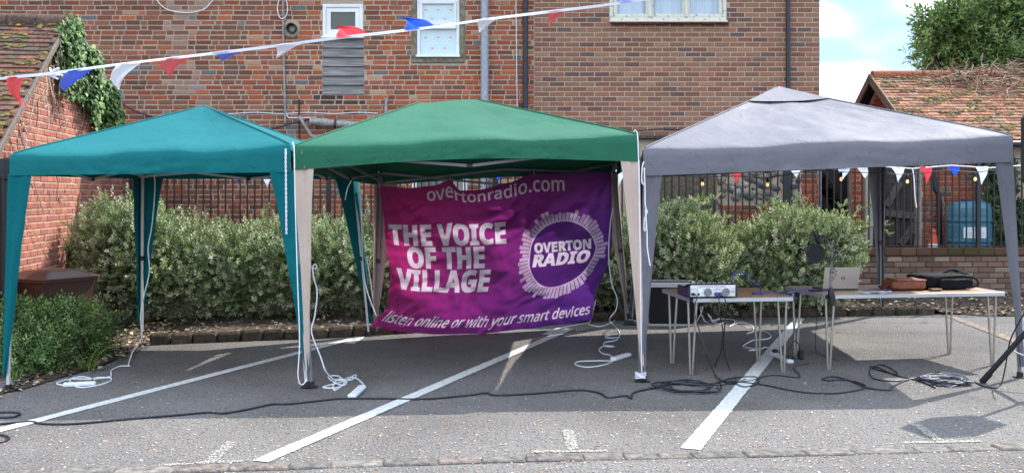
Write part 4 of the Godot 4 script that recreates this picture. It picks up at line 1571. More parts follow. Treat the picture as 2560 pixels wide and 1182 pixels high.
	part(tr, "trunk", mb, M.bark)
	var tb := []
	for q in [[2345, 52, 0.42], [2330, 120, 0.4], [2395, 110, 0.65], [2405, 45, 0.5], [2480, 70, 0.8], [2560, 20, 1.1], [2430, 165, 0.6], [2520, 140, 0.9], [2620, 60, 1.3], [2590, -60, 1.2], [2520, -60, 0.7], [2680, -20, 1.5], [2640, 150, 1.3], [2350, 175, 0.5], [2470, 15, 0.5], [2312, 85, 0.25], [2360, 85, 0.5], [2450, 110, 0.6]]:
		var rad: float = q[2]
		tb.append([P(q[0], q[1], 26.0 + rr(-0.8, 1.5)), Vector3(rad, rad * 0.85, rad)])
		var lb := MB.new()
		var e: Vector3 = tb[-1][0]
		lb.tube(curve([cv[int(cv.size() * rr(0.3, 0.8))], tp.lerp(e, 0.6) + Vector3(0, 0.8, 0), e], 0.3), 0.06, 6)
		part(tr, "limb", lb, M.bark)
	var big := sprig(0.13, 0.06, 9, 0.32)
	cloud(tr, "crown", tb, 8000, big, M.leaf, [S(112, 140, 74), S(92, 122, 60), S(132, 154, 88), S(78, 106, 54), S(150, 166, 102), S(102, 132, 70)], 0.7, 1.3, 2.0, 0.42)


# ---------- gazebos ----------
func wrinkle(f: FastNoiseLite, p: Vector3, amp: float) -> float:
	return amp * (f.get_noise_3d(p.x * 1.0, p.y * 3.0, p.z * 1.0) + 0.5 * f.get_noise_3d(p.x * 3.0 + 7.0, p.y * 6.0, p.z * 2.0))


func gazebo(q: Dictionary) -> void:
	var feet: Array = q.feet
	var tops: Array = q.tops
	var low: Array = q.low
	var pk: Array = q.peaks
	var ctr: Vector3 = (feet[0] + feet[1] + feet[2] + feet[3]) * 0.25
	var g := thing(q.called, q.label, "gazebo", Vector3(ctr.x, 0, ctr.z), "pop-up gazebos side by side")
	var f := FastNoiseLite.new()
	f.seed = q.seed
	f.frequency = 1.1
	f.fractal_octaves = 3
	var caps := [[pk[0], pk[1]], [pk[1], pk[1]], [pk[1], pk[0]], [pk[0], pk[0]]]
	var tmax: float = q.get("tmax", 1.0)
	for k in 4:
		var a: Vector3 = tops[k]
		var b: Vector3 = tops[(k + 1) % 4]
		var out := (b - a).cross(Vector3.UP)
		out = -out if out.dot((a + b) * 0.5 - ctr) < 0.0 else out
		out.y = 0.0
		out = out.normalized()
		var rows := []
		for i in 23:
			var t := tmax * pow(i / 22.0, 1.35)
			var r := PackedVector3Array()
			for j in 61:
				var s := j / 60.0
				var e := a.lerp(b, s)
				e.y += q.get("lift", 0.0) * pow(1.0 - absf(2.0 * s - 1.0), 1.6) * (1.0 if k % 2 == 0 else 0.6)
				e.y -= q.get("swag", 0.014) * pow(sin(TAU * s), 2.0)
				var p: Vector3 = e.lerp((caps[k][0] as Vector3).lerp(caps[k][1], s), t)
				var edge := pow(maxf(0.0, 1.0 - t / 0.12), 2.0)
				p.y -= 0.035 * edge * (0.25 + 0.75 * sin(PI * s)) + 0.05 * sin(PI * t) * sin(PI * s)
				p += out * 0.02 * edge * sin(PI * s)
				p.y += wrinkle(f, p, q.get("amp", 0.012)) * minf(1.0, sin(PI * s) * 4.0) * (1.0 - edge)
				# tight drag lines fanning from the truss ends
				p.y += 0.005 * sin(34.0 * s + 9.0 * t) * exp(-t * 7.0) * sin(PI * s)
				r.append(p)
			rows.append(r)
		var roof := MB.new()
		roof.grid(rows, Color.WHITE, Vector3.UP)
		var mb := MB.new()
		var hip := PackedVector3Array()
		for i in range(1, rows.size()):
			hip.append((rows[i][0] as Vector3) + Vector3(0, 0.004, 0))
		mb.tube(hip, 0.0075, 6)
		part(g, "hip_seam", mb, q.mat)
		# valance
		var vr := []
		for i in 10:
			var t := i / 9.0
			var r := PackedVector3Array()
			for j in 61:
				var s := j / 60.0
				var e: Vector3 = rows[0][j]
				var bot: float = lerpf(low[k], low[(k + 1) % 4], s) + q.get("scallop", [0.0, 0.0, 0.0, 0.0])[k] * pow(sin(PI * s), 1.2)
				var p := Vector3(e.x, lerpf(e.y, bot, t), e.z)
				var w := sin(PI * s)
				p += out * (0.012 * t + w * t * (0.02 * f.get_noise_2d(s * 9.0 + k * 7.0, t * 1.5) + 0.012 * sin(s * 40.0 + t * 2.0 + 3.0 * f.get_noise_2d(s * 5.0, 3.0)) * f.get_noise_2d(s * 3.0, 9.0)))
				r.append(p)
			vr.append(r)
		mb = MB.new()
		mb.grid(vr, Color.WHITE, out)
		# the cloth rolls softly over the eave
		for j in 61:
			var both := (roof.n[j] + mb.n[j]).normalized()
			for i in 3:
				var k2: float = [1.0, 0.6, 0.25][i]
				roof.n[i * 61 + j] = roof.n[i * 61 + j].lerp(both, k2).normalized()
				mb.n[i * 61 + j] = mb.n[i * 61 + j].lerp(both, k2).normalized()
		part(g, "roof_panel", roof, q.mat)
		part(g, "valance", mb, q.mat)
		# folding truss of this side
		var la: Vector3 = feet[k].lerp(a, 0.88)
		var lb: Vector3 = feet[(k + 1) % 4].lerp(b, 0.88)
		la = Vector3(la.x, low[k] + 0.12, la.z) - out * 0.05
		lb = Vector3(lb.x, low[(k + 1) % 4] + 0.12, lb.z) - out * 0.05
		var mid := (la + lb) * 0.5
		var dn: float = q.get("truss", [0.1, 0.1, 0.1, 0.1])[k]
		var ml := Vector3(mid.x, lerpf(low[k], low[(k + 1) % 4], 0.5) + 0.1 - dn, mid.z)
		var q1 := la.lerp(lb, 0.25)
		for e in [[la + Vector3(0, 0.02, 0), ml, 0.0], [lb + Vector3(0, 0.02, 0), ml, 0.0], [la - Vector3(0, 0.1, 0), mid + Vector3(0, 0.0, 0), 0.022], [lb - Vector3(0, 0.1, 0), mid + Vector3(0, 0.0, 0), 0.022]]:
			var bar := MB.new()
			var sh: Vector3 = -out * e[2]
			bar.beam(e[0] + sh, e[1] + sh, 0.012, 0.026, 0.002)
			part(g, "truss_bar", bar, q.frame)
		var hub := MB.new()
		hub.box(ml, Vector3(0.05, 0.03, 0.03), Basis.IDENTITY, 0.006)
		part(g, "truss_joint", hub, M.black)
	for k in 4:
		# rafters under the cloth
		var bar := MB.new()
		var c0: Vector3 = tops[k]
		var pkk: Vector3 = pk[0] if k == 0 or k == 3 else pk[1]
		bar.beam(c0.lerp(pkk, 0.04) - Vector3(0, 0.05, 0), c0.lerp(pkk, 0.97) - Vector3(0, 0.1, 0), 0.02, 0.02, 0.002)
		part(g, "rafter", bar, q.frame)
		# leg: outer tube, thinner inner tube, foot plate
		var ft: Vector3 = feet[k]
		var tp := Vector3(tops[k].x, low[k] + 0.1, tops[k].z).lerp(Vector3(ctr.x, low[k] + 0.1, ctr.z), 0.02)
		var n1: Vector3 = (tops[(k + 1) % 4] - tops[k]) * Vector3(1, 0, 1)
		var n2: Vector3 = (tops[(k + 3) % 4] - tops[k]) * Vector3(1, 0, 1)
		n1 = n1.normalized()
		n2 = n2.normalized()
		var leg := MB.new()
		leg.beam(ft.lerp(tp, 0.45), tp, 0.032, 0.032, 0.004)
		leg.beam(ft, ft.lerp(tp, 0.5), 0.025, 0.025, 0.003)
		var legp := part(g, "leg", leg, q.frame)
		var sl := MB.new()
		var sp2 := ft.lerp(tp, 0.47)
		sl.box(sp2, Vector3(0.046, 0.05, 0.046), Basis.IDENTITY, 0.006)
		part(legp, "slider", sl, M.black)
		var fp := MB.new()
		fp.box(ft + Vector3(0, 0.006, 0), Vector3(0.09, 0.012, 0.09), Basis.IDENTITY, 0.003)
		fp.box(ft + Vector3(0, 0.03, 0), Vector3(0.042, 0.05, 0.042), Basis.IDENTITY, 0.004)
		part(legp, "foot", fp, M.black)
		# tapering cloth sleeve round the outer corner
		var cv := MB.new()
		var hb: float = q.get("hem", 0.14)
		for e in [[n1, n2], [n2, n1]]:
			var rows := []
			for i in 21:
				var t := i / 20.0
				var y := lerpf(low[k] + 0.015, hb, t)
				var ax := ft.lerp(tp, clampf(y / tp.y, 0.0, 1.0))
				var w := lerpf(q.get("legw", 0.2) * (1.35 if k > 1 else 1.0), 0.03, pow(t, 0.85))
				var r := PackedVector3Array()
				for j in 11:
					var s := j / 10.0
					r.append(Vector3(ax.x, y, ax.z) - e[0] * 0.034 - e[1] * 0.034 + e[0] * w * s + e[1] * s * (0.01 * sin(s * 5.0 + t * 4.0 + k) + 0.022 * f.get_noise_3d(s * 2.5 + k * 5.0, t * 2.2, e[0].x * 3.0)))
				rows.append(r)
			var og: Vector3 = -e[1]
			cv.grid(rows, Color.WHITE, og)
		part(g, "leg_cover", cv, q.legmat)
	if q.has("cap"):
		# raised vent cap
		for k in 4:
			var a: Vector3 = (tops[k] as Vector3).lerp(pk[0], q.cap) + Vector3(0, 0.012, 0)
			var b: Vector3 = (tops[(k + 1) % 4] as Vector3).lerp(pk[0], q.cap) + Vector3(0, 0.012, 0)
			var top: Vector3 = pk[0] + Vector3(0, 0.03, 0)
			var rows := []
			for i in 9:
				var t := i / 8.0
				var r := PackedVector3Array()
				for j in 25:
					var s := j / 24.0
					var p := a.lerp(b, s).lerp(top, t)
					p.y += wrinkle(f, p, 0.008) * sin(PI * s) - 0.02 * sin(PI * s) * (1.0 - t)
					r.append(p)
				rows.append(r)
			var mb := MB.new()
			mb.grid(rows, Color.WHITE, Vector3.UP)
			part(g, "vent_cap", mb, q.mat)


func gz(px: float, py: float, h: float) -> Vector3:
	var p := G(px, py)
	return Vector3(p.x, h, p.z)


func corner(px: float, d: float, h: float) -> Vector3:
	return Vector3((px - 1280.0) * d / F, h, -d)


func build_gazebos() -> void:
	gazebo({"called": "gazebo", "label": "teal pop-up gazebo at the left with teal leg sleeves", "seed": 3, "mat": M.teal, "legmat": M.teal_leg, "frame": M.frame_light,
		"feet": [G(18, 978), G(766, 970), G(922, 841), G(353, 842)],
		"tops": [corner(22, 8.05, 1.91), corner(726, 8.19, 1.995), corner(890, 11.2, 1.97), corner(352, 11.2, 1.96)],
		"low": [1.735, 1.765, 1.755, 1.765], "peaks": [P(508, 265, 9.7), P(508, 265, 9.7)], "legw": 0.19, "truss": [0.06, 0.12, 0.1, 0.12], "swag": 0.022, "lift": 0.015})
	gazebo({"called": "gazebo", "label": "dark green pop-up gazebo in the middle with beige leg sleeves", "seed": 9, "mat": M.green, "legmat": M.beige, "frame": M.frame_grey,
		"feet": [G(778, 970), G(1601, 955), G(1567, 812), G(941, 839)],
		"tops": [corner(733, 8.19, 1.985), corner(1597, 8.45, 2.095), corner(1540, 12.1, 2.05), corner(947, 11.25, 1.93)],
		"low": [1.785, 1.862, 1.83, 1.69], "peaks": [P(1048, 256, 9.9), P(1192, 249, 10.2)], "legw": 0.165, "lift": 0.035, "scallop": [0.055, 0.0, 0.03, 0.0], "truss": [0.1, 0.1, 0.16, 0.1], "amp": 0.014})
	gazebo({"called": "gazebo", "label": "grey pop-up gazebo at the right with a vented peak over the tables", "seed": 14, "mat": M.grey, "legmat": M.grey, "frame": M.frame_grey,
		"feet": [G(1611, 955), G(2552, 945), G(2203, 788), G(1580, 812)],
		"tops": [corner(1609, 8.45, 1.975), corner(2534, 8.64, 2.1), corner(2207, 13.0, 2.12), corner(1602, 12.2, 1.99)],
		"low": [1.74, 1.865, 1.955, 1.79], "peaks": [P(1945, 222, 10.6), P(1945, 222, 10.6)], "legw": 0.165, "tmax": 0.86, "cap": 0.74, "lift": 0.03, "amp": 0.022, "hem": 0.1})


# ---------- lettering on cloth and print ----------
func ink_text(im: Image, text: String, x0: float, x1: float, base: float, cap: float, col: Color, bold: bool, grow := 0, serif := false, slope := 0.0) -> void:
	# fills the glyph triangles of TEXT into the image, from x0 to x1, capitals CAP high standing on BASE
	var t := TextMesh.new()
	t.text = text
	t.depth = 0.0
	t.pixel_size = 0.01
	t.font_size = 64
	t.curve_step = 1.5
	var fnt := SystemFont.new()
	fnt.font_names = PackedStringArray(["Droid Sans"])
	fnt.font_weight = 700 if bold else 400
	t.font = fnt
	var arr := t.get_mesh_arrays()
	var v: PackedVector3Array = arr[Mesh.ARRAY_VERTEX]
	var ix: PackedInt32Array = arr[Mesh.ARRAY_INDEX] if arr[Mesh.ARRAY_INDEX] != null else PackedInt32Array()
	if ix.is_empty():
		for i in v.size():
			ix.append(i)
	var bb := t.get_aabb()
	# capital height and baseline of the face, measured on an H
	var th := TextMesh.new()
	th.text = "H"
	th.depth = 0.0
	th.pixel_size = 0.01
	th.font_size = 64
	th.font = fnt
	var hb := th.get_aabb()
	var sy := cap / hb.size.y
	var sx := (x1 - x0) / bb.size.x
	var w := im.get_width()
	var h := im.get_height()
	for i in range(0, ix.size(), 3):
		var q := []
		for k in 3:
			var p := v[ix[i + k]]
			var xx := x0 + (p.x - bb.position.x) * sx
			q.append(Vector2(xx, base - (p.y - hb.position.y) * sy + slope * (xx - x0)))
		var lx := int(floor(minf(q[0].x, minf(q[1].x, q[2].x)))) - grow
		var hx := int(ceil(maxf(q[0].x, maxf(q[1].x, q[2].x)))) + grow
		var ly := int(floor(minf(q[0].y, minf(q[1].y, q[2].y)))) - grow
		var hy := int(ceil(maxf(q[0].y, maxf(q[1].y, q[2].y)))) + grow
		var area: float = (q[1] - q[0]).cross(q[2] - q[0])
		if absf(area) < 0.0001:
			continue
		for y in range(maxi(ly, 0), mini(hy + 1, h)):
			for x in range(maxi(lx, 0), mini(hx + 1, w)):
				var p := Vector2(x + 0.5, y + 0.5)
				var e := 0.35 + grow
				var ok := true
				for k in 3:
					var a: Vector2 = q[k]
					var b: Vector2 = q[(k + 1) % 3]
					var dd := (b - a).cross(p - a) * signf(area)
					if dd < -e * a.distance_to(b):
						ok = false
						break
				if ok:
					im.set_pixel(x, y, col)


func banner_tex() -> ImageTexture:
	var w := 1400
	var h := 920
	var im := Image.create(w, h, false, Image.FORMAT_RGB8)
	for y in h:
		for x in w:
			var k := clampf(x / float(w) * 0.85 + y / float(h) * 0.3 - 0.08, 0.0, 1.0)
			im.set_pixel(x, y, C(194, 46, 122).lerp(C(146, 46, 136), smoothstep(0.0, 0.55, k)).lerp(C(102, 48, 148), smoothstep(0.45, 1.0, k)))
	var ink := C(240, 232, 240)
	ink_text(im, "overtonradio.com", w * 0.2, w * 0.795, h * 0.105, h * 0.085, ink, false, 1)
	ink_text(im, "THE VOICE", w * 0.02, w * 0.53, h * 0.41, h * 0.135, ink, true, 4)
	ink_text(im, "OF THE", w * 0.09, w * 0.43, h * 0.565, h * 0.135, ink, true, 4)
	ink_text(im, "VILLAGE", w * 0.035, w * 0.46, h * 0.72, h * 0.135, ink, true, 4)
	ink_text(im, "listen online or with your smart devices", w * 0.03, w * 0.985, h * 0.955, h * 0.066, ink, false, 1)
	# ring of level bars round a disc
	var cx := w * 0.78
	var cy := h * 0.52
	var rx := w * 0.152
	var ry := h * 0.225
	var r := RandomNumberGenerator.new()
	r.seed = 4
	var bars := []
	for i in 64:
		bars.append(r.randi_range(2, 6))
	var pale := C(226, 210, 228)
	for y in range(int(cy - ry * 1.55), int(cy + ry * 1.55)):
		for x in range(int(cx - rx * 1.5), int(cx + rx * 1.5)):
			var p := Vector2((x - cx) / rx, (y - cy) / ry)
			var rad := p.length()
			if x < 0 or x >= w or y < 0 or y >= h or rad > 1.42:
				continue
			var a := (p.angle() / TAU + 1.0) * 64.0
			var fa: float = a - floorf(a)
			var lim: float = 1.12 + 0.036 * bars[int(a) % 64]
			if rad < 0.96:
				im.set_pixel(x, y, im.get_pixel(x, y).lerp(C(84, 34, 120), 0.75))
			elif rad < 1.0:
				im.set_pixel(x, y, pale)
			elif rad < lim and fa > 0.1 and fa < 0.9 and fmod((rad - 1.0) / 0.036, 1.0) > 0.18:
				im.set_pixel(x, y, pale)
	ink_text(im, "OVERTON", cx - rx * 0.82, cx + rx * 0.82, cy - ry * 0.1, ry * 0.27, ink, true, 2)
	ink_text(im, "RADIO", cx - rx * 0.82, cx + rx * 0.82, cy + ry * 0.3, ry * 0.34, ink, true, 3)
	return ImageTexture.create_from_image(im)


func lut(pts: Array, x: float) -> float:
	for i in pts.size() - 1:
		if x <= pts[i + 1][0]:
			return lerpf(pts[i][1], pts[i + 1][1], smoothstep(0.0, 1.0, clampf((x - pts[i][0]) / (pts[i + 1][0] - pts[i][0]), 0, 1)) * 0.5 + clampf((x - pts[i][0]) / (pts[i + 1][0] - pts[i][0]), 0, 1) * 0.5)
	return pts[-1][1]


func build_banner() -> void:
	var xl := [[0.0, 950.0], [0.3, 961.0], [0.65, 975.0], [0.86, 968.0], [1.0, 925.0]]
	var xr := [[0.0, 1529.0], [0.5, 1531.0], [0.62, 1518.0], [0.85, 1486.0], [1.0, 1480.0]]
	var yt := [[0.0, 465.0], [0.12, 470.0], [0.24, 463.0], [0.3, 449.0], [0.345, 476.0], [0.42, 475.0], [0.55, 459.0], [0.66, 433.0], [0.8, 434.0], [1.0, 430.0]]
	var yb := [[0.0, 815.0], [0.15, 830.0], [0.3, 836.0], [0.5, 834.0], [0.7, 822.0], [0.85, 812.0], [1.0, 800.0]]
	var f := FastNoiseLite.new()
	f.seed = 31
	f.frequency = 1.0
	f.fractal_octaves = 4
	var rows := []
	for i in 81:
		var t := i / 80.0
		var r := PackedVector3Array()
		for j in 121:
			var s := j / 120.0
			var px := lerpf(lut(xl, t), lut(xr, t), s)
			var tl := lerpf(467.0, 431.0, s)
			var py := lerpf(tl, lut(yb, s), t) + (lut(yt, s) - tl) * exp(-t * 6.5)
			var d := lerpf(11.05, 11.9, s)
			# swags hanging from the fixing points and diagonal pulls
			d += 0.05 * sin(TAU * (s * 2.2 + t * 0.5)) * (1.0 - t) + 0.035 * sin(TAU * (s * 1.6 - t * 1.5 + 0.2)) * sin(PI * t)
			d += 0.07 * f.get_noise_2d(s * 2.2 + t * 1.2, t * 1.8 - s) + 0.012 * f.get_noise_2d(s * 7.0 + t * 6.0, t * 8.0 - s * 5.0)
			# long tension creases running out from the ties and the pulled lower corner
			for tie in [[0.0, 0.0, 15.0, 0.3], [0.3, 0.0, 12.0, 1.1], [0.66, 0.0, 13.0, 2.0], [1.0, 0.0, 16.0, 0.7], [0.0, 1.0, 22.0, 0.2]]:
				var ds: float = s - tie[0]
				var dt: float = (t - tie[1]) * 0.66
				var rad := sqrt(ds * ds + dt * dt)
				d += 0.026 * pow(absf(sin(atan2(dt, ds) * tie[2] * 0.5 + tie[3] + 1.5 * f.get_noise_2d(s * 2.0, t * 2.0))), 3.0) * exp(-rad * 3.0) * smoothstep(0.0, 0.12, rad)
			d += 0.03 * sin(60.0 * (s * 0.8 + t) + 6.0 * f.get_noise_2d(s * 3.0, t * 3.0)) * maxf(0.0, f.get_noise_2d(s * 2.5 + 8.0, t * 2.5))
			d -= 0.5 * pow(maxf(0.0, t - 0.85) / 0.15, 2.0) * 0.25 * (1.0 - s)
			d += 0.06 * exp(-pow((s - 0.335) / 0.02, 2.0)) * exp(-t * 7.0)
			r.append(P(px, py, d))
		rows.append(r)
	var mb := MB.new()
	mb.grid(rows, Color.WHITE, Vector3.BACK)
	var m := mat(C(236, 226, 236), 0.7, {"tex": banner_tex(), "normal": T.crease_n, "ns": 0.4, "back": Color(1.0, 1.0, 1.0)})
	var b := thing("banner", "magenta and purple cloth banner with white lettering hung at the back of the green gazebo", "banner", P(1240, 836, 11.2))
	part(b, "cloth", mb, m)
	for q in [[950, 465, 11.05, 940, 448, 11.2], [1125, 450, 11.3, 1126, 432, 11.5], [1335, 433, 11.6, 1336, 420, 11.8], [1528, 430, 11.9, 1542, 422, 12.05]]:
		var tm := MB.new()
		tm.tube(PackedVector3Array([P(q[0], q[1] + 3, q[2]), P(q[3], q[4], q[5])]), 0.005, 5)
		part(b, "tie", tm, M.rope)


# ---------- bunting and festoon lights ----------
func flag_mesh(a: Vector3, b: Vector3, tip: Vector3, bulge: Vector3) -> MB:
	var mb := MB.new()
	var rows := []
	for i in 11:
		var t := i / 10.0
		var r := PackedVector3Array()
		for j in 9:
			var s := j / 8.0
			var p := a.lerp(b, s).lerp(tip, t * 0.985)
			p += bulge * sin(PI * t) + bulge.cross(Vector3.UP) * 0.4 * sin(PI * t) * (s - 0.5) + Vector3(0, 0, 0.012) * sin(5.0 * t + 6.0 * s)
			r.append(p)
		rows.append(r)
	mb.grid(rows)
	return mb


func build_bunting() -> void:
	var red := mat(C(220, 44, 56), 0.7, {"back": Color(0.25, 0.25, 0.25)})
	var blue := mat(C(36, 84, 220), 0.7, {"back": Color(0.25, 0.25, 0.25), "spec": 0.2})
	var white := mat(C(226, 230, 242), 0.6, {"back": Color(0.25, 0.25, 0.25)})
	var D := 6.0
	var line := [[-260, 236], [0, 196], [110, 185], [300, 160], [560, 130], [700, 113], [840, 95], [1060, 70], [1240, 45], [1400, 26], [1560, 6], [1800, -30]]
	var pts := []
	for q in line:
		pts.append(P(q[0], q[1], D))
	var n := thing("bunting", "string of wind-blown red, white and blue bunting strung across the top in front", "bunting", P(700, 113, D))
	var cv := curve(pts, 0.06)
	var tape := MB.new()
	var rows := [PackedVector3Array(), PackedVector3Array()]
	for i in cv.size():
		var tw := 0.5 * sin(i * 0.21)
		var o := Vector3(0, cos(tw), sin(tw)) * 0.0085
		rows[0].append(cv[i] + o)
		rows[1].append(cv[i] - o)
	tape.grid(rows)
	part(n, "tape", tape, white)
	var y_at := func(x: float) -> float:
		for i in line.size() - 1:
			if x <= line[i + 1][0]:
				return lerpf(line[i][1], line[i + 1][1], (x - line[i][0]) / float(line[i + 1][0] - line[i][0]))
		return 0.0
	for q in [[16, 63, 58, 268, red, -12, 0], [168, 238, 157, 228, blue, -14, 8], [292, 356, 294, 224, white, -16, 4], [410, 490, 424, 190, red, -14, 0], [524, 628, 552, 152, blue, 6, -4], [684, 770, 688, 146, white, 6, -6], [836, 920, 838, 66, red, 10, -8], [1010, 1088, 1005, 44, blue, 10, -6], [1186, 1268, 1197, 82, white, 2, -8], [1366, 1442, 1372, 62, red, 2, -8], [1548, 1620, 1560, 10, blue, 4, -8]]:
		var a := P(q[0], y_at.call(q[0]), D)
		var b := P(q[1], y_at.call(q[1]), D)
		var flat := Vector2(q[2] - (q[0] + q[1]) * 0.5, q[3] - y_at.call((q[0] + q[1]) * 0.5)).length()
		var back := sqrt(maxf(0.0, pow(95.0, 2) - flat * flat)) * 0.55 * D / F
		var tip := P(q[2], q[3], D + back)
		part(n, "flag", flag_mesh(a, b, tip, Vector3(q[5], -q[6], 0) * D / F), q[4])
	# knot with loose ends
	var k := MB.new()
	for i in 4:
		var c0 := P(128 + 4 * i, 184, D)
		k.tube(curve([c0, c0 + Vector3(rr(-0.03, 0.03), rr(0.0, 0.035), 0.01), c0 + Vector3(rr(-0.04, 0.04), rr(-0.02, 0.02), 0.02), c0 + Vector3(rr(-0.03, 0.05), rr(-0.04, 0.0), 0.0)], 0.01), 0.006, 6)
	part(n, "knot", k, white)
	# second string along the railings
	var n2 := thing("bunting", "red, white and blue bunting hanging along the black railings under the gazebos", "bunting", Vector3(1.0, 2.0, -13.6))
	D = 13.55
	pts = []
	for i in 24:
		pts.append(P(440 + i * 97, 432 - 0.008 * i * 97 + (4 if i % 2 else -3), D))
	var c2 := MB.new()
	c2.tube(curve(pts, 0.2), 0.008, 5)
	part(n2, "tape", c2, white)
	var col := [white, red, blue]
	for q in [[665, 470, 0], [925, 462, 0], [1110, 448, 0], [1246, 452, 2], [1400, 446, 1], [1546, 466, 0], [1838, 462, 1], [1985, 444, 0], [2110, 448, 0], [2160, 446, 0], [2246, 455, 0], [2315, 460, 1], [2384, 440, 2], [2456, 462, 0], [590, 455, 2]]:
		var yy: float = 432 - 0.008 * (q[0] - 440)
		part(n2, "flag", flag_mesh(P(q[0] - 17, yy, D), P(q[0] + 17, yy, D), P(q[0] + rr(-4, 8), q[1], D - 0.05), Vector3(0.01, 0, rr(-0.02, 0.03))), col[q[2]])
	# festoon lights under the grey gazebo
	var fl := thing("festoon_lights", "string of small warm bulbs on black cable under the back of the grey gazebo", "string lights", P(2000, 440, 12.6))
	var bulbs := [[1757, 446], [1920, 448], [2104, 434], [2270, 440], [2440, 434]]
	var cp := [P(1655, 432, 12.4)]
	for q in bulbs:
		cp.append(P(q[0] - 70, q[1] - 8, 12.6))
		cp.append(P(q[0], q[1] - 4, 12.6))
	cp.append(P(2530, 420, 12.6))
	var cm := MB.new()
	cm.tube(curve(cp, 0.1), 0.006, 5)
	part(fl, "cable", cm, M.cable_black)
	var glow := mat(C(255, 226, 170), 0.2)
	glow.emission_enabled = true
	glow.emission = C(255, 196, 110)
	glow.emission_energy_multiplier = 0.5
	for q in bulbs:
		var c0 := P(q[0], q[1], 12.6)
		var hb := MB.new()
		hb.lathe(c0 - Vector3(0, 0.045, 0), [[0.014, 0.0], [0.018, 0.01], [0.018, 0.05], [0.008, 0.065]], 10)
		var hold := part(fl, "lamp_holder", hb, M.black)
		var bm := MB.new()
		bm.lathe(c0 - Vector3(0, 0.115, 0), [[0.0, 0.022], [0.012, 0.026], [0.019, 0.038], [0.018, 0.05], [0.011, 0.07]], 12)
		part(hold, "bulb", bm, glow)
		var l := OmniLight3D.new()
		l.name = "bulb_light"
		l.light_color = C(255, 200, 130)
		l.light_energy = 0.01
		l.light_size = 0.02
		l.shadow_enabled = true
		l.omni_range = 4.0
		l.omni_attenuation = 2.0
		hold.add_child(l)
		l.global_position = c0 - Vector3(0, 0.085, 0)


# ---------- tables and what stands on them ----------
func table(called: String, label: String, ctr: Vector3, yaw: float, w: float, d: float, h: float, fx: float, fz: float, top: Material) -> Basis:
	var bs := Basis(Vector3.UP, yaw)
	var t := thing(called, label, "table", ctr)
	var b := MB.new()
	b.box(ctr + Vector3(0, h - 0.016, 0), Vector3(w - 0.03, 0.03, d - 0.03), bs, 0.002)
	part(t, "table_top", b, top)
	for s in [[0, d * 0.5 - 0.008, w - 0.06, 0.016, 1], [0, -d * 0.5 + 0.008, w - 0.06, 0.016, 1], [w * 0.5 - 0.008, 0, 0.016, d - 0.06, 0], [-w * 0.5 + 0.008, 0, 0.016, d - 0.06, 0]]:
		b = MB.new()
		b.box(ctr + bs * Vector3(s[0], h - 0.018, s[1]), Vector3(s[2], 0.036, s[3]), bs, 0.003)
		part(t, "edge_strip", b, M.alu)
	for sx in [-1, 1]:
		for sz in [-1, 1]:
			b = MB.new()
			b.box(ctr + bs * Vector3(sx * (w * 0.5 - 0.017), h - 0.018, sz * (d * 0.5 - 0.017)), Vector3(0.036, 0.04, 0.036), bs, 0.012)
			part(t, "corner_cap", b, mat(C(28, 30, 52), 0.45))
			# hairpin leg: two rods that meet at the foot
			b = MB.new()
			var ft := ctr + bs * Vector3(sx * fx, 0.004, sz * fz)
			for k in [-1, 1]:
				var hd := ctr + bs * Vector3(sx * fx + k * 0.036 - sx * 0.01, h - 0.035, sz * fz + k * 0.01)
				b.tube(PackedVector3Array([ft + bs * Vector3(k * 0.0105, 0, 0), ft.lerp(hd, 0.5) + bs * Vector3(k * 0.004, 0, 0), hd]), 0.0105, 10)
			part(t, "leg", b, M.steel)
	return bs


func print_tex_amp() -> ImageTexture:
	var im := Image.create(1024, 280, false, Image.FORMAT_RGB8)
	im.fill(C(205, 206, 204))
	im.fill_rect(Rect2i(0, 0, 1024, 74), C(214, 216, 220))
	ink_text(im, "EUROPOWER PMH3000", 160, 800, 62, 44, C(90, 92, 110), false, 0)
	for q in [[140, 100, 34, 70, C(150, 200, 180)], [180, 92, 96, 82, C(224, 228, 236)], [20, 96, 110, 8, C(170, 170, 166)], [20, 116, 100, 6, C(176, 176, 172)], [560, 90, 120, 10, C(110, 108, 110)], [540, 112, 160, 6, C(150, 148, 150)], [545, 130, 140, 6, C(150, 148, 150)], [930, 130, 70, 4, C(120, 120, 120)], [920, 150, 84, 30, C(70, 70, 72)], [930, 92, 72, 8, C(140, 140, 140)], [920, 200, 80, 4, C(130, 130, 130)], [925, 214, 76, 4, C(150, 150, 150)]]:
		im.fill_rect(Rect2i(q[0], q[1], q[2], q[3]), q[4])
	for k in 6:
		im.fill_rect(Rect2i(926 + k * 13, 154, 7, 20), C(190, 190, 190))
	for q in [[30, 262], [300, 100], [330, 256], [430, 256], [680, 96], [760, 90], [900, 256]]:
		im.fill_rect(Rect2i(q[0], q[1], 9, 9), C(60, 60, 62))
	return ImageTexture.create_from_image(im)


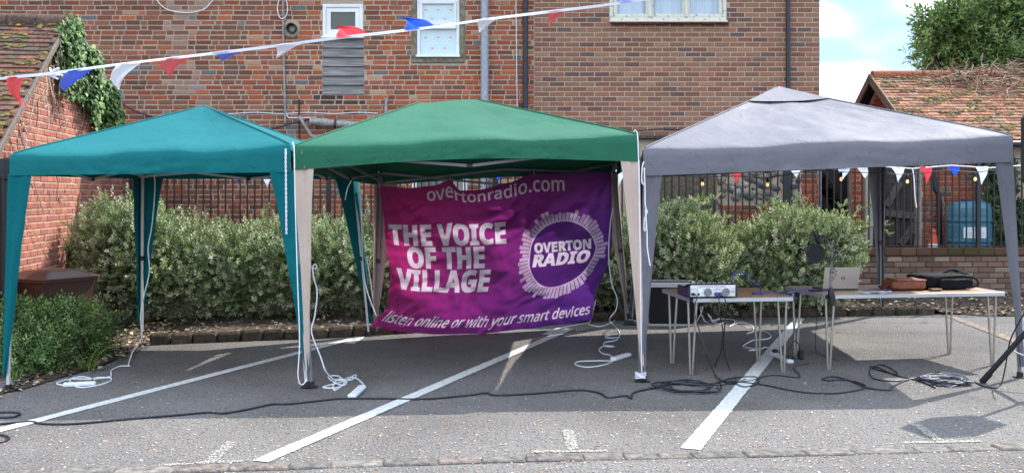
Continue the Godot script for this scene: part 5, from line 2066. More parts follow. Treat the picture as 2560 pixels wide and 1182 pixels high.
func build_tables() -> void:
	var bs := table("folding_table", "small square wooden-topped folding table with hairpin legs under the amplifier", G(1816, 921), deg_to_rad(7.0), 0.96, 0.92, 0.69, 0.42, 0.3, M.wood_top)
	var b2 := table("folding_table", "long pale wooden-topped folding table with hairpin legs under the laptop and bags", Vector3(3.605, 0, -9.48), deg_to_rad(9.0), 1.78, 0.9, 0.69, 0.81, 0.34, M.wood_top_pale)
	var c1 := G(1816, 921)
	# powered mixer, its back to the camera
	var fr := P(1783, 741, 8.62)
	fr.y = 0.692
	var am := thing("mixer_amplifier", "silver-backed black powered mixer with two round fans on the small table", "amplifier", fr)
	var at := func(x: float, y: float, z: float) -> Vector3: return fr + bs * Vector3(x, y, -z)
	var b := MB.new()
	# wedge body: high at the back panel that faces us, sloping away
	var w := 0.2
	var prof := [[0.0, 0.012], [0.0, 0.112], [0.03, 0.122], [0.33, 0.06], [0.33, 0.012]]
	for i in prof.size():
		var p: Array = prof[i]
		var n: Array = prof[(i + 1) % prof.size()]
		b.quad(at.call(-w, p[1], p[0]), at.call(w, p[1], p[0]), at.call(w, n[1], n[0]), at.call(-w, n[1], n[0]), Color.WHITE, bs * Vector3(0, p[1] + n[1] - 0.13, -(p[0] + n[0] - 0.33)))
	part(am, "body", b, M.black)
	b = MB.new()
	b.quad(at.call(-w, 0.014, -0.002), at.call(w, 0.014, -0.002), at.call(w, 0.112, -0.002), at.call(-w, 0.112, -0.002), Color.WHITE, bs * Vector3.BACK)
	part(am, "back_panel", b, mat(Color.WHITE, 0.4, {"tex": print_tex_amp(), "metal": 0.1}))
	for sg in [-1, 1]:
		b = MB.new()
		b.box(at.call(sg * (w + 0.011), 0.056, 0.005), Vector3(0.022, 0.1, 0.03), bs, 0.006)
		b.box(at.call(sg * (w + 0.011), 0.05, 0.17), Vector3(0.022, 0.085, 0.3), bs, 0.008)
		part(am, "side_cheek", b, mat(C(34, 38, 54), 0.4))
	for x in [-0.045, 0.115]:
		b = MB.new()
		var cc: Vector3 = at.call(x, 0.05, -0.0025)
		var rb := bs * Basis(Vector3.RIGHT, PI / 2)
		b.lathe(cc, [[0.036, 0.0], [0.036, 0.0015], [0.0, 0.0015]], 28, rb)
		var fan := part(am, "fan", b, mat(C(40, 40, 44), 0.6))
		b = MB.new()
		for r in [0.008, 0.017, 0.0255, 0.034]:
			var ring := PackedVector3Array()
			for k in 29:
				ring.append(cc + bs * Vector3(cos(TAU * k / 28.0) * r, sin(TAU * k / 28.0) * r, 0.003))
			b.tube(ring, 0.0022, 5)
		for k in 4:
			var dv := Vector3(cos(PI / 4 + k * PI / 2), sin(PI / 4 + k * PI / 2), 0)
			b.beam(cc + bs * (dv * 0.006 + Vector3(0, 0, 0.003)), cc + bs * (dv * 0.035 + Vector3(0, 0, 0.003)), 0.006, 0.002)
		part(fan, "grille", b, M.alu)
	b = MB.new()
	b.box(at.call(-0.178, 0.036, -0.006), Vector3(0.03, 0.022, 0.016), bs, 0.003)
	b.box(at.call(-0.13, 0.034, -0.003), Vector3(0.018, 0.022, 0.008), bs, 0.003)
	part(am, "mains_socket", b, M.black)
	for x in [0.028, 0.062]:
		b = MB.new()
		b.lathe(at.call(x, 0.037, -0.003), [[0.017, 0.0], [0.017, 0.012], [0.013, 0.016], [0.013, 0.04], [0.008, 0.044], [0.0, 0.044]], 14, bs * Basis(Vector3.RIGHT, PI / 2) * Basis(Vector3.RIGHT, 0.3))
		part(am, "connector", b, M.cable_blue)
	b = MB.new()
	for i in 24:
		for j in 7:
			var t := 0.05 + j * 0.038
			b.lathe(at.call(-0.18 + i * 0.0155, 0.122 - (t - 0.03) * 0.206, t), [[0.0045, 0.0], [0.004, 0.013], [0.0, 0.013]], 6, Basis.IDENTITY, shaded(Color.WHITE, [0.05, 0.5, 0.3][(i + j) % 3]))
	part(am, "control_knobs", b, M.plain)
	# leads hanging from its back
	var ra: Vector3 = at.call(-0.17, 0.036, -0.014)
	var rb1: Vector3 = at.call(0.028, 0.025, -0.045)
	var rb2: Vector3 = at.call(0.062, 0.025, -0.045)
	cable("power_lead", "black mains lead curving down from the left of the amplifier", M.cable_black, 0.005, [ra, ra + Vector3(0.02, -0.02, 0.03), P(1737, 765, 8.5), P(1741, 800, 8.45), P(1757, 850, 8.4), P(1772, 900, 8.4), G(1790, 940), G(1815, 956), G(1870, 955), G(1930, 940), G(2000, 945), G(1985, 920), G(2025, 910)])
	cable("speaker_lead", "black speaker lead from the left blue connector under the small table", M.cable_black, 0.005, [rb1, rb1 + Vector3(0.01, -0.05, 0.02), P(1799, 780, 8.48), P(1808, 830, 8.6), P(1803, 880, 8.7), G(1788, 918), G(1792, 945), G(1830, 962), G(1865, 950)])
	cable("speaker_lead", "black speaker lead from the right blue connector dropping to the floor", M.cable_black, 0.005, [rb2, rb2 + Vector3(0.02, -0.02, 0.03), P(1816, 770, 8.48), P(1812, 820, 8.6), P(1810, 870, 8.7), G(1825, 925), G(1842, 950), G(1800, 965), G(1740, 958), G(1700, 950)])
	# blue signal lead rising behind it
	cable("blue_lead", "blue signal lead arching from the amplifier onto the small table top", M.cable_blue, 0.005, [P(1832, 706, 8.85), P(1832, 694, 8.85), P(1836, 683, 8.85), P(1850, 679, 8.85), P(1866, 686, 8.85), P(1882, 703, 8.9), P(1900, 714, 8.95), Vector3(2.24, 0.698, -9.0), Vector3(2.24, 0.698, -8.92), Vector3(2.16, 0.698, -8.95), Vector3(2.2, 0.698, -9.06), Vector3(2.36, 0.698, -9.06), P(1980, 733, 8.95), P(2010, 724, 9.0), Vector3(2.84, 0.7, -9.25), Vector3(2.98, 0.7, -9.3)])
	# laptop
	var lp := Vector3(3.06, 0.692, -9.32)
	var lb := Basis(Vector3.UP, deg_to_rad(6.0))
	var l := thing("laptop", "open silver laptop seen from behind its lid on the long table", "laptop", lp)
	b = MB.new()
	b.box(lp + lb * Vector3(0, 0.01, -0.12), Vector3(0.35, 0.018, 0.235), lb, 0.004)
	part(l, "base", b, mat(C(54, 56, 62), 0.4))
	var lt := lb * Basis(Vector3.RIGHT, deg_to_rad(14.0))
	b = MB.new()
	b.box(lp + lb * Vector3(0, 0.02, 0.0) + lt * Vector3(0, 0.1, 0), Vector3(0.345, 0.21, 0.009), lt, 0.004)
	var lid := part(l, "lid", b, mat(C(196, 188, 176), 0.32, {"metal": 0.55}))
	b = MB.new()
	var em := lp + lb * Vector3(0, 0.02, 0.0) + lt * Vector3(0.015, 0.1, 0.0056)
	var ring := PackedVector3Array()
	for k in 25:
		ring.append(em + lt * Vector3(cos(TAU * k / 24.0) * 0.017, sin(TAU * k / 24.0) * 0.017, 0))
	b.tube(ring, 0.0016, 6)
	part(lid, "emblem", b, M.black)
	var tx := TextMesh.new()
	tx.text = "DELL"
	tx.depth = 0.001
	tx.pixel_size = 0.0006
	tx.font_size = 18
	var fnt := SystemFont.new()
	fnt.font_names = PackedStringArray(["Droid Sans"])
	fnt.font_weight = 700
	tx.font = fnt
	var tn := MeshInstance3D.new()
	tn.name = "lettering"
	tn.mesh = tx
	tn.material_override = M.black
	lid.add_child(tn)
	tn.transform = Transform3D(lt, em - l.position)
	# dark card reader and lead beside it
	b = MB.new()
	b.box(P(2040, 718, 9.25) * Vector3(1, 0, 1) + Vector3(0, 0.7, 0), Vector3(0.13, 0.016, 0.05), b2, 0.005)
	single("audio_box", b, M.black, "small black box with a lead at the left end of the long table", "box", P(2040, 718, 9.25) * Vector3(1, 0, 1) + Vector3(0, 0.69, 0))
	# tablet
	var tc := Vector3(3.36, 0.692, -9.18)
	var tb := thing("tablet", "tablet in a purple case lying on the long table", "tablet", tc)
	b = MB.new()
	b.box(tc + Vector3(0, 0.008, 0), Vector3(0.24, 0.014, 0.17), b2, 0.005)
	part(tb, "case", b, mat(C(74, 62, 122), 0.5))
	b = MB.new()
	b.box(tc + Vector3(0, 0.0155, 0), Vector3(0.21, 0.002, 0.14), b2, 0.0)
	part(tb, "screen", b, mat(C(96, 66, 130), 0.12))
	# clear plastic sleeve hanging over the edge
	b = MB.new()
	var rows := []
	for i in 7:
		var r := PackedVector3Array()
		for j in 15:
			var s := j / 14.0
			var p := Vector3(3.1, 0.7, -9.0) + b2 * Vector3(s * 0.3, 0, (i / 6.0 - 0.5) * 0.12 + 0.06 * s)
			p.y = 0.696 + 0.012 * absf(sin(i * 1.3 + s * 7.0)) + 0.014 * sin(PI * i / 6.0)
			r.append(p)
		rows.append(r)
	b.grid(rows, Color.WHITE, Vector3.UP)
	single("plastic_sleeve", b, mat(C(214, 224, 232), 0.12, {"alpha": 0.45}), "crumpled clear plastic sleeve at the front edge of the long table", "packaging", Vector3(3.2, 0.692, -8.98))
	# brown leather bag
	var lc := Vector3(3.68, 0.692, -9.4)
	var lg := thing("leather_bag", "tan brown leather document bag lying on the long table", "bag", lc)
	pillow(lg, "body", lc + Vector3(0, 0.05, 0), Vector3(0.36, 0.085, 0.25), b2, mat(C(140, 74, 44), 0.5, {"tex": T.coarse, "scale": 2.2, "normal": T.fine_n, "ns": 0.5}), 5, 0.012)
	b = MB.new()
	b.box(lc + b2 * Vector3(0.02, 0.098, 0.02), Vector3(0.3, 0.014, 0.2), b2 * Basis(Vector3.RIGHT, 0.05), 0.006)
	part(lg, "flap", b, mat(C(156, 86, 54), 0.45, {"tex": T.coarse, "scale": 2.2}))
	b = MB.new()
	b.tube(curve([lc + b2 * Vector3(-0.16, 0.06, 0.06), lc + b2 * Vector3(-0.22, 0.03, 0.04), lc + b2 * Vector3(-0.25, 0.012, 0.08), lc + b2 * Vector3(-0.22, 0.03, -0.04)]), 0.012, 8)
	part(lg, "handle", b, mat(C(70, 40, 40), 0.6))
	# wallet
	b = MB.new()
	b.box(Vector3(3.93, 0.703, -9.28), Vector3(0.11, 0.022, 0.07), b2, 0.006)
	single("wallet", b, mat(C(92, 66, 52), 0.6), "small brown leather wallet on the long table before the black bag", "wallet", Vector3(3.93, 0.692, -9.28))
	# black bag
	var kc := Vector3(4.08, 0.692, -9.55)
	var kb := thing("black_bag", "big soft black bag with straps at the right end of the long table", "bag", kc)
	pillow(kb, "body", kc + Vector3(0, 0.075, 0), Vector3(0.54, 0.14, 0.34), b2, mat(C(15, 16, 21), 0.75, {"spec": 0.25, "normal": T.soft_n, "ns": 0.6, "scale": 2.0}), 8, 0.022)
	pillow(kb, "pocket", kc + b2 * Vector3(0.06, 0.055, 0.15), Vector3(0.36, 0.095, 0.1), b2, mat(C(17, 19, 24), 0.75, {"spec": 0.25, "normal": T.soft_n, "ns": 0.6, "scale": 3.0}), 9, 0.016)
	b = MB.new()
	for q in [[0.16, 0.14, 0.06], [0.2, 0.13, -0.02], [0.22, 0.11, 0.1]]:
		b.tube(curve([kc + b2 * Vector3(q[0] - 0.16, q[1] + 0.005, q[2]), kc + b2 * Vector3(q[0] - 0.05, q[1] + 0.04, q[2]), kc + b2 * Vector3(q[0] + 0.08, q[1] - 0.02, q[2] + 0.04), kc + b2 * Vector3(q[0] + 0.1, q[1] - 0.08, q[2] + 0.02), kc + b2 * Vector3(q[0] + 0.02, q[1] - 0.1, q[2])]), 0.012, 7)
	part(kb, "strap", b, M.black_rough)
	# microphone on a clamped arm
	var mp := P(2078, 742, 8.88)
	var mk := thing("microphone_arm", "black microphone arm with round pop screen clamped to the long table edge", "microphone", Vector3(mp.x, 0.69, mp.z))
	b = MB.new()
	b.box(P(2081, 750, 8.86), Vector3(0.045, 0.1, 0.05), b2, 0.006)
	b.lathe(P(2079, 738, 8.86), [[0.03, 0.0], [0.028, 0.03], [0.014, 0.07], [0.0, 0.07]], 14)
	part(mk, "clamp", b, M.black)
	b = MB.new()
	b.tube(PackedVector3Array([P(2078, 720, 8.88), P(2080, 672, 8.88)]), 0.013, 10)
	b.tube(PackedVector3Array([P(2080, 676, 8.88), P(2081, 622, 8.9)]), 0.009, 10)
	b.tube(PackedVector3Array([P(2081, 630, 8.9), P(2066, 592, 8.92), P(2060, 590, 8.92)]), 0.008, 8)
	part(mk, "arm", b, M.frame_grey)
	b = MB.new()
	for k in 10:
		var t := k / 9.0
		b.tube(curve([P(2081 + 8 * sin(k * 2.1), 700 - 9 * k, 8.86), P(2088 + 6 * sin(k), 695 - 9 * k, 8.86), P(2083, 690 - 9 * k, 8.87)]), 0.003, 4)
	b.tube(curve([P(2066, 600, 8.92), P(2085, 612, 8.9), P(2096, 635, 8.9), P(2090, 650, 8.88), P(2066, 645, 8.86), P(2062, 640, 8.84)]), 0.004, 6)
	part(mk, "gooseneck", b, M.black)
	b = MB.new()
	b.lathe(P(2052, 612, 8.86), [[0.0, 0.0], [0.024, 0.005], [0.026, 0.06], [0.026, 0.11], [0.018, 0.13], [0.0, 0.134]], 16, Basis(Vector3.FORWARD, -0.35))
	for k in 7:
		var a := TAU * k / 7.0
		b.tube(PackedVector3Array([P(2055, 600, 8.86) + Vector3(cos(a) * 0.05, -0.02, sin(a) * 0.05), P(2057, 596, 8.86) + Vector3(cos(a + 0.9) * 0.05, 0.03, sin(a + 0.9) * 0.05)]), 0.004, 5)
	for yy in [-0.02, 0.03]:
		var rg := PackedVector3Array()
		for k in 19:
			rg.append(P(2056, 598, 8.86) + Vector3(cos(TAU * k / 18.0) * 0.052, yy, sin(TAU * k / 18.0) * 0.052))
		b.tube(rg, 0.005, 6)
	part(mk, "microphone", b, M.black)
	b = MB.new()
	var pc := P(2041, 634, 8.8)
	b.lathe(pc, [[0.08, -0.003], [0.08, 0.003], [0.0, 0.003]], 36, Basis(Vector3.RIGHT, PI / 2))
	var ps := part(mk, "pop_screen", b, mat(C(20, 21, 27), 0.9))
	b = MB.new()
	var hoop := PackedVector3Array()
	for k in 41:
		hoop.append(pc + Vector3(cos(TAU * k / 40.0) * 0.082, sin(TAU * k / 40.0) * 0.082, 0))
	b.tube(hoop, 0.006, 8)
	part(ps, "hoop", b, M.black)


func pillow(parent: Node3D, called: String, ctr: Vector3, size: Vector3, bs: Basis, m: Material, seed_: int, amp: float) -> void:
	# a soft box: superellipsoid with dents
	var f := FastNoiseLite.new()
	f.seed = seed_
	f.frequency = 2.0
	var rows := []
	var sgp := func(x: float, e: float) -> float: return signf(x) * pow(absf(x), e)
	for i in 25:
		var v := -PI / 2 + PI * i / 24.0
		var r := PackedVector3Array()
		for j in 41:
			var u := -PI + TAU * j / 40.0
			var p := Vector3(sgp.call(cos(v), 0.35) * sgp.call(cos(u), 0.35), sgp.call(sin(v), 0.45), sgp.call(cos(v), 0.35) * sgp.call(sin(u), 0.35)) * 0.5
			p *= size
			p += p.normalized() * amp * f.get_noise_3d(p.x * 5.0, p.y * 9.0, p.z * 5.0)
			p.y = maxf(p.y, -size.y * 0.5)
			r.append(ctr + bs * p)
		rows.append(r)
	var mb := MB.new()
	mb.grid(rows)
	for i in mb.n.size():
		if mb.n[i].dot(mb.v[i] - ctr) < 0.0:
			mb.n[i] = -mb.n[i]
	part(parent, called, mb, m)


func cable(called: String, label: String, m: Material, r: float, pts: Array, group := "") -> void:
	var q := []
	for p in pts:
		var v: Vector3 = p
		v.y = maxf(v.y, r + 0.003)
		q.append(v)
	var cv := curve(q, 0.03)
	var mb := MB.new()
	mb.tube(cv, r, 7)
	var at := cv[0]
	for p in cv:
		if p.y < at.y:
			at = p
	single(called, mb, m, label, "cable", at, group)


func coil(px: float, py: float, rx: float, rz: float, turns: int, seed_: int) -> Array:
	var r := RandomNumberGenerator.new()
	r.seed = seed_
	var c0 := G(px, py)
	var out := []
	for i in turns * 7:
		var a := TAU * i / 7.0 + r.randf_range(-0.35, 0.35)
		var k := r.randf_range(0.45, 1.1)
		out.append(c0 + Vector3(cos(a) * rx * k, 0.008 + r.randf_range(0.0, 0.035), sin(a) * rz * k))
	return out


func strip_block(parent: Node3D, a: Vector3, b: Vector3, outlets: int) -> void:
	# four-way extension socket lying on the ground from a to b
	var z := (b - a).normalized()
	var bs := Basis(Vector3.UP.cross(z).normalized(), Vector3.UP, z)
	var ln := a.distance_to(b)
	var mb := MB.new()
	mb.box((a + b) * 0.5 + Vector3(0, 0.02, 0), Vector3(0.065, 0.034, ln), bs, 0.009)
	part(parent, "socket_block", mb, M.cable_white)
	for k in outlets:
		mb = MB.new()
		var c0 := a.lerp(b, (k + 0.7) / (outlets + 0.4)) + Vector3(0, 0.0375, 0)
		for q in [[0, 0.012, 0.006, 0.012], [-0.011, -0.008, 0.009, 0.006], [0.011, -0.008, 0.009, 0.006]]:
			mb.box(c0 + bs * Vector3(q[0], 0, q[1]), Vector3(q[2], 0.0015, q[3]), bs, 0.0)
		part(parent, "outlet", mb, mat(C(96, 98, 104), 0.5))


func lead(label: String, at: Vector3, pts: Array, a: Vector3, b: Vector3) -> Node3D:
	var t := thing("extension_lead", label, "extension lead", at, "white extension leads")
	var q := []
	for p in pts:
		var v: Vector3 = p
		v.y = maxf(v.y, 0.008)
		q.append(v)
	var mb := MB.new()
	mb.tube(curve(q, 0.03), 0.0062, 7)
	part(t, "flex", mb, M.cable_white)
	if a != b:
		strip_block(t, a, b, 4)
	return t


func build_cables() -> void:
	lead("white extension lead hanging from the back of the teal gazebo, its block by the bush", G(192, 962), [P(384, 438, 10.7), P(386, 470, 10.7), P(379, 560, 10.6), P(369, 620, 10.6), P(372, 680, 10.5), P(358, 740, 10.4), P(350, 790, 10.3), P(352, 845, 10.0), P(330, 880, 9.7), G(320, 912), G(322, 917), G(300, 917), G(277, 928), G(274, 944), G(240, 946), G(232, 950), G(270, 946), G(277, 952), G(262, 960), G(235, 967), G(200, 971), G(176, 962), G(178, 948), G(205, 944), G(226, 950), G(175, 950), G(140, 960), G(158, 966)], G(156, 968), G(238, 964))
	lead("white extension lead coiled on the asphalt behind the front beige leg", G(885, 985), [P(782, 664, 8.9), P(788, 660, 8.9), P(791, 668, 8.9), P(784, 672, 8.9), P(781, 664, 8.92), P(783, 692, 8.9), P(792, 730, 8.9), P(786, 790, 8.85), P(778, 830, 8.8), P(800, 890, 8.6), P(812, 925, 8.5), G(826, 944), G(838, 952), G(875, 952), G(890, 942), G(884, 940), G(862, 958), G(850, 970), G(836, 978), G(832, 966), G(846, 950), G(866, 954), G(858, 966), G(835, 958), G(820, 944), G(845, 942), G(860, 960), G(840, 972), G(806, 970), G(850, 958), G(870, 946), G(890, 948), G(905, 960), G(908, 968), G(904, 974)], G(905, 973), G(878, 998))
	lead("white extension lead snaking down beside the purple banner", G(1548, 898), [P(1533, 520, 11.6), P(1526, 560, 11.6), P(1522, 640, 11.6), P(1530, 710, 11.5), P(1543, 745, 11.4), P(1540, 775, 11.2), P(1524, 798, 11.1), G(1535, 815), G(1549, 832), G(1545, 845), G(1515, 846), G(1522, 840), G(1548, 838), G(1540, 852), G(1512, 858), G(1514, 868), G(1536, 868), G(1512, 866), G(1498, 876), G(1508, 886), G(1526, 890), G(1532, 903), G(1490, 904), G(1446, 906), G(1440, 914), G(1470, 920), G(1510, 914), G(1535, 904)], G(1533, 903), G(1572, 891))
	lead("white extension lead tangled behind the small table with a plug-filled block", G(1958, 905), [G(1742, 806), P(1752, 785, 12.6), P(1758, 770, 12.6), P(1756, 766, 12.6), P(1752, 778, 12.5), G(1764, 806), G(1780, 800), P(1770, 784, 12.4), G(1785, 806), G(1800, 795), G(1815, 802), G(1800, 812), G(1780, 806), G(1795, 800), G(1830, 800), G(1838, 808), G(1825, 818), G(1850, 808), G(1880, 815), G(1884, 828), G(1868, 836), G(1900, 828), G(1926, 838), G(1922, 848), G(1885, 852), G(1872, 858), G(1858, 868), G(1880, 872), G(1900, 874), G(1872, 878), G(1895, 877), G(1915, 870), G(1930, 876), G(1936, 888)], G(1932, 888), G(1978, 910))
	cable("white_flex", "white flex lying along the kerb below the right end of the banner", M.cable_white, 0.006, [G(1385, 825), G(1420, 818), G(1450, 812), G(1475, 806), P(1482, 780, 12.2), P(1490, 750, 12.1)])
	cable("white_flex", "white flex running from the banner foot to the flight case", M.cable_white, 0.006, [G(1470, 812), G(1500, 818), G(1530, 808), G(1545, 798), G(1570, 800), G(1600, 806), G(1640, 812)])
	cable("white_flex", "white flex looping on the ground under the left end of the banner", M.cable_white, 0.006, [P(915, 640, 11.4), P(925, 700, 11.4), P(935, 770, 11.4), G(950, 822), G(985, 832), G(1015, 832), G(1040, 826)])
	# cords that hang from the tent corners
	var tw := MB.new()
	for k in 2:
		var pts := PackedVector3Array()
		for i in 90:
			var t := i / 89.0
			var p := P(713 + 2 * t, 372 + 213 * t, 8.14)
			var a := t * 60.0 + PI * k
			pts.append(p + Vector3(cos(a), 0, sin(a)) * 0.005)
		tw.tube(pts, 0.0042, 5)
	single("cord", tw, M.rope, "twisted white cord hanging from the right front corner of the teal gazebo", "cord", P(715, 585, 8.14))
	cable("guy_rope", "white guy rope down the joint of the teal and green gazebos", M.rope, 0.0045, [P(729, 358, 8.12), P(734, 368, 8.1), P(737, 500, 8.1), P(743, 700, 8.1), P(748, 850, 8.08), P(744, 940, 8.05), P(752, 962, 8.05), P(762, 955, 8.08), P(764, 948, 8.1)])
	cable("guy_rope", "white guy rope down the front right corner of the green gazebo", M.rope, 0.0045, [P(1585, 329, 8.36), P(1593, 330, 8.36), P(1597, 400, 8.34), P(1601, 640, 8.34), P(1603, 800, 8.34), P(1605, 930, 8.34)])
	cable("cord", "looped white cord hanging from the front left corner of the grey gazebo", M.rope, 0.0055, [P(1611, 404, 8.36), P(1607, 412, 8.36), P(1605, 440, 8.36), P(1606, 458, 8.36), P(1612, 458, 8.36), P(1611, 420, 8.34), P(1613, 470, 8.36), P(1614, 515, 8.36), P(1619, 530, 8.34), P(1612, 545, 8.36), P(1611, 575, 8.36), P(1616, 570, 8.35), P(1614, 520, 8.34), P(1618, 580, 8.36), P(1619, 620, 8.36), P(1626, 664, 8.36)])
	cable("cord", "white cord hanging loose from the railings bunting near the oil tank", M.rope, 0.008, [P(2283, 420, 13.5), P(2287, 450, 13.5), P(2289, 490, 13.5), P(2293, 519, 13.5)])
	cable("cord", "white cord tied inside the green gazebo near its back left leg", M.rope, 0.006, [P(862, 500, 10.8), P(868, 470, 10.8), P(884, 442, 10.8), P(890, 438, 10.8), P(896, 452, 10.9), P(902, 520, 11.0), P(906, 640, 11.1), P(915, 720, 11.1), P(940, 790, 11.1)])
	# rope binding at the shared foot
	var rb := MB.new()
	for k in 5:
		var ring := PackedVector3Array()
		for i in 17:
			ring.append(P(1602, 931 + 3.2 * k, 8.45) + Vector3(cos(TAU * i / 16.0) * 0.045, 0.004 * sin(i + k), sin(TAU * i / 16.0) * 0.035))
		rb.tube(ring, 0.005, 5)
	single("rope_binding", rb, M.rope, "white rope wound round the adjoining green and grey gazebo feet", "rope", P(1602, 946, 8.45))
	# black leads over the asphalt
	cable("long_black_cable", "long black cable running across the asphalt from the left edge to the coil", M.cable_black, 0.0075, [G(-40, 1066), G(0, 1063), G(76, 1057), G(100, 1062), G(180, 1063), G(330, 1050), G(440, 1041), G(520, 1034), G(560, 1036), G(640, 1022), G(680, 1013), G(720, 1013), G(820, 1002), G(860, 999), G(960, 999), G(1030, 1001), G(1085, 999), G(1180, 990), G(1215, 985), G(1240, 991), G(1330, 987), G(1440, 978), G(1480, 981), G(1505, 988), G(1520, 997), G(1565, 992), G(1578, 999), G(1586, 984), G(1640, 972), G(1690, 962), G(1740, 966)])
	cable("black_cable", "loop of black cable poking in at the left edge above the white line", M.cable_black, 0.0075, [G(-60, 1035), G(0, 1034), G(40, 1034), G(47, 1039), G(30, 1046), G(0, 1047), G(-60, 1047)])
	cable("black_cable", "loop of black cable at the left edge below the white line", M.cable_black, 0.0075, [G(-60, 1086), G(0, 1090), G(20, 1098), G(16, 1103), G(0, 1109), G(-60, 1120)])
	cable("black_cable", "coil of black cable on the asphalt left of the third white line", M.cable_black, 0.0065, coil(1718, 974, 0.27, 0.3, 4, 3) + [G(1790, 960), G(1830, 948), G(1890, 945), G(1895, 960), G(1860, 970), G(1830, 955)])
	cable("black_cable", "black cable looping from the third white line across to the grey coil", M.cable_black, 0.0065, [G(1820, 955), G(1900, 963), G(1960, 975), G(2030, 985), G(2100, 985), G(2165, 972), G(2150, 960), G(2110, 952), G(2070, 954), G(2058, 950), G(2070, 945), G(2100, 946), G(2140, 960), G(2170, 972), G(2225, 978), G(2235, 968), G(2280, 950), G(2330, 958)])
	cable("black_cable", "open loops of black cable in front of the long table", M.cable_black, 0.006, [G(2340, 972), G(2300, 955), G(2240, 940), G(2200, 922), G(2178, 918), G(2200, 928), G(2245, 938), G(2232, 925), G(2205, 914), G(2182, 920), G(2176, 935), G(2190, 950), G(2240, 955), G(2300, 945), G(2340, 934), G(2400, 942), G(2435, 958)])
	cable("grey_cable", "heap of grey and black cable by the loudspeaker stand leg", M.cable_grey, 0.0055, coil(2368, 956, 0.2, 0.24, 6, 11))
	cable("black_cable", "black cable wound through the grey heap by the loudspeaker stand leg", M.cable_black, 0.006, coil(2362, 958, 0.23, 0.22, 4, 12) + [G(2430, 955), G(2460, 968), G(2490, 972), P(2505, 960, 8.3), P(2515, 920, 8.3), P(2520, 890, 8.3), P(2528, 850, 8.25), P(2545, 815, 8.2), P(2570, 770, 8.1)])
	cable("usb_lead", "thin black lead hanging under the left end of the long table", M.cable_black, 0.003, [P(2042, 742, 9.3), P(2044, 790, 9.4), P(2040, 840, 9.6), G(2042, 880), G(2062, 890), G(2085, 899), G(2096, 903)])
	cable("adaptor_lead", "black adaptor lead hanging between the two tables", M.cable_black, 0.0035, [P(1998, 738, 9.3), P(1994, 780, 9.4), P(1987, 830, 9.5), P(1984, 852, 9.5), P(1975, 870, 9.5), G(1962, 893), G(1980, 897), P(1998, 880, 9.5), P(1996, 856, 9.5), P(1985, 852, 9.5), P(2000, 862, 9.5), G(1998, 892)])
	var pl := MB.new()
	pl.box(G(2003, 899) + Vector3(0, 0.045, 0), Vector3(0.045, 0.085, 0.05), Basis(Vector3.UP, 0.4), 0.008)
	single("power_adaptor", pl, M.black, "black power adaptor standing on the asphalt between the tables", "adaptor", G(2003, 899))
	pl = MB.new()
	pl.box(G(1968, 906) + Vector3(0, 0.055, 0), Vector3(0.05, 0.03, 0.05), Basis(Vector3.UP, 0.5), 0.008)
	pl.box(G(1939, 891) + Vector3(0, 0.055, 0), Vector3(0.05, 0.03, 0.05), Basis(Vector3.UP, 0.5), 0.008)
	single("mains_plugs", pl, M.black, "black mains plugs pushed into the white block beside the third line", "plug", G(1955, 900) + Vector3(0, 0.04, 0))


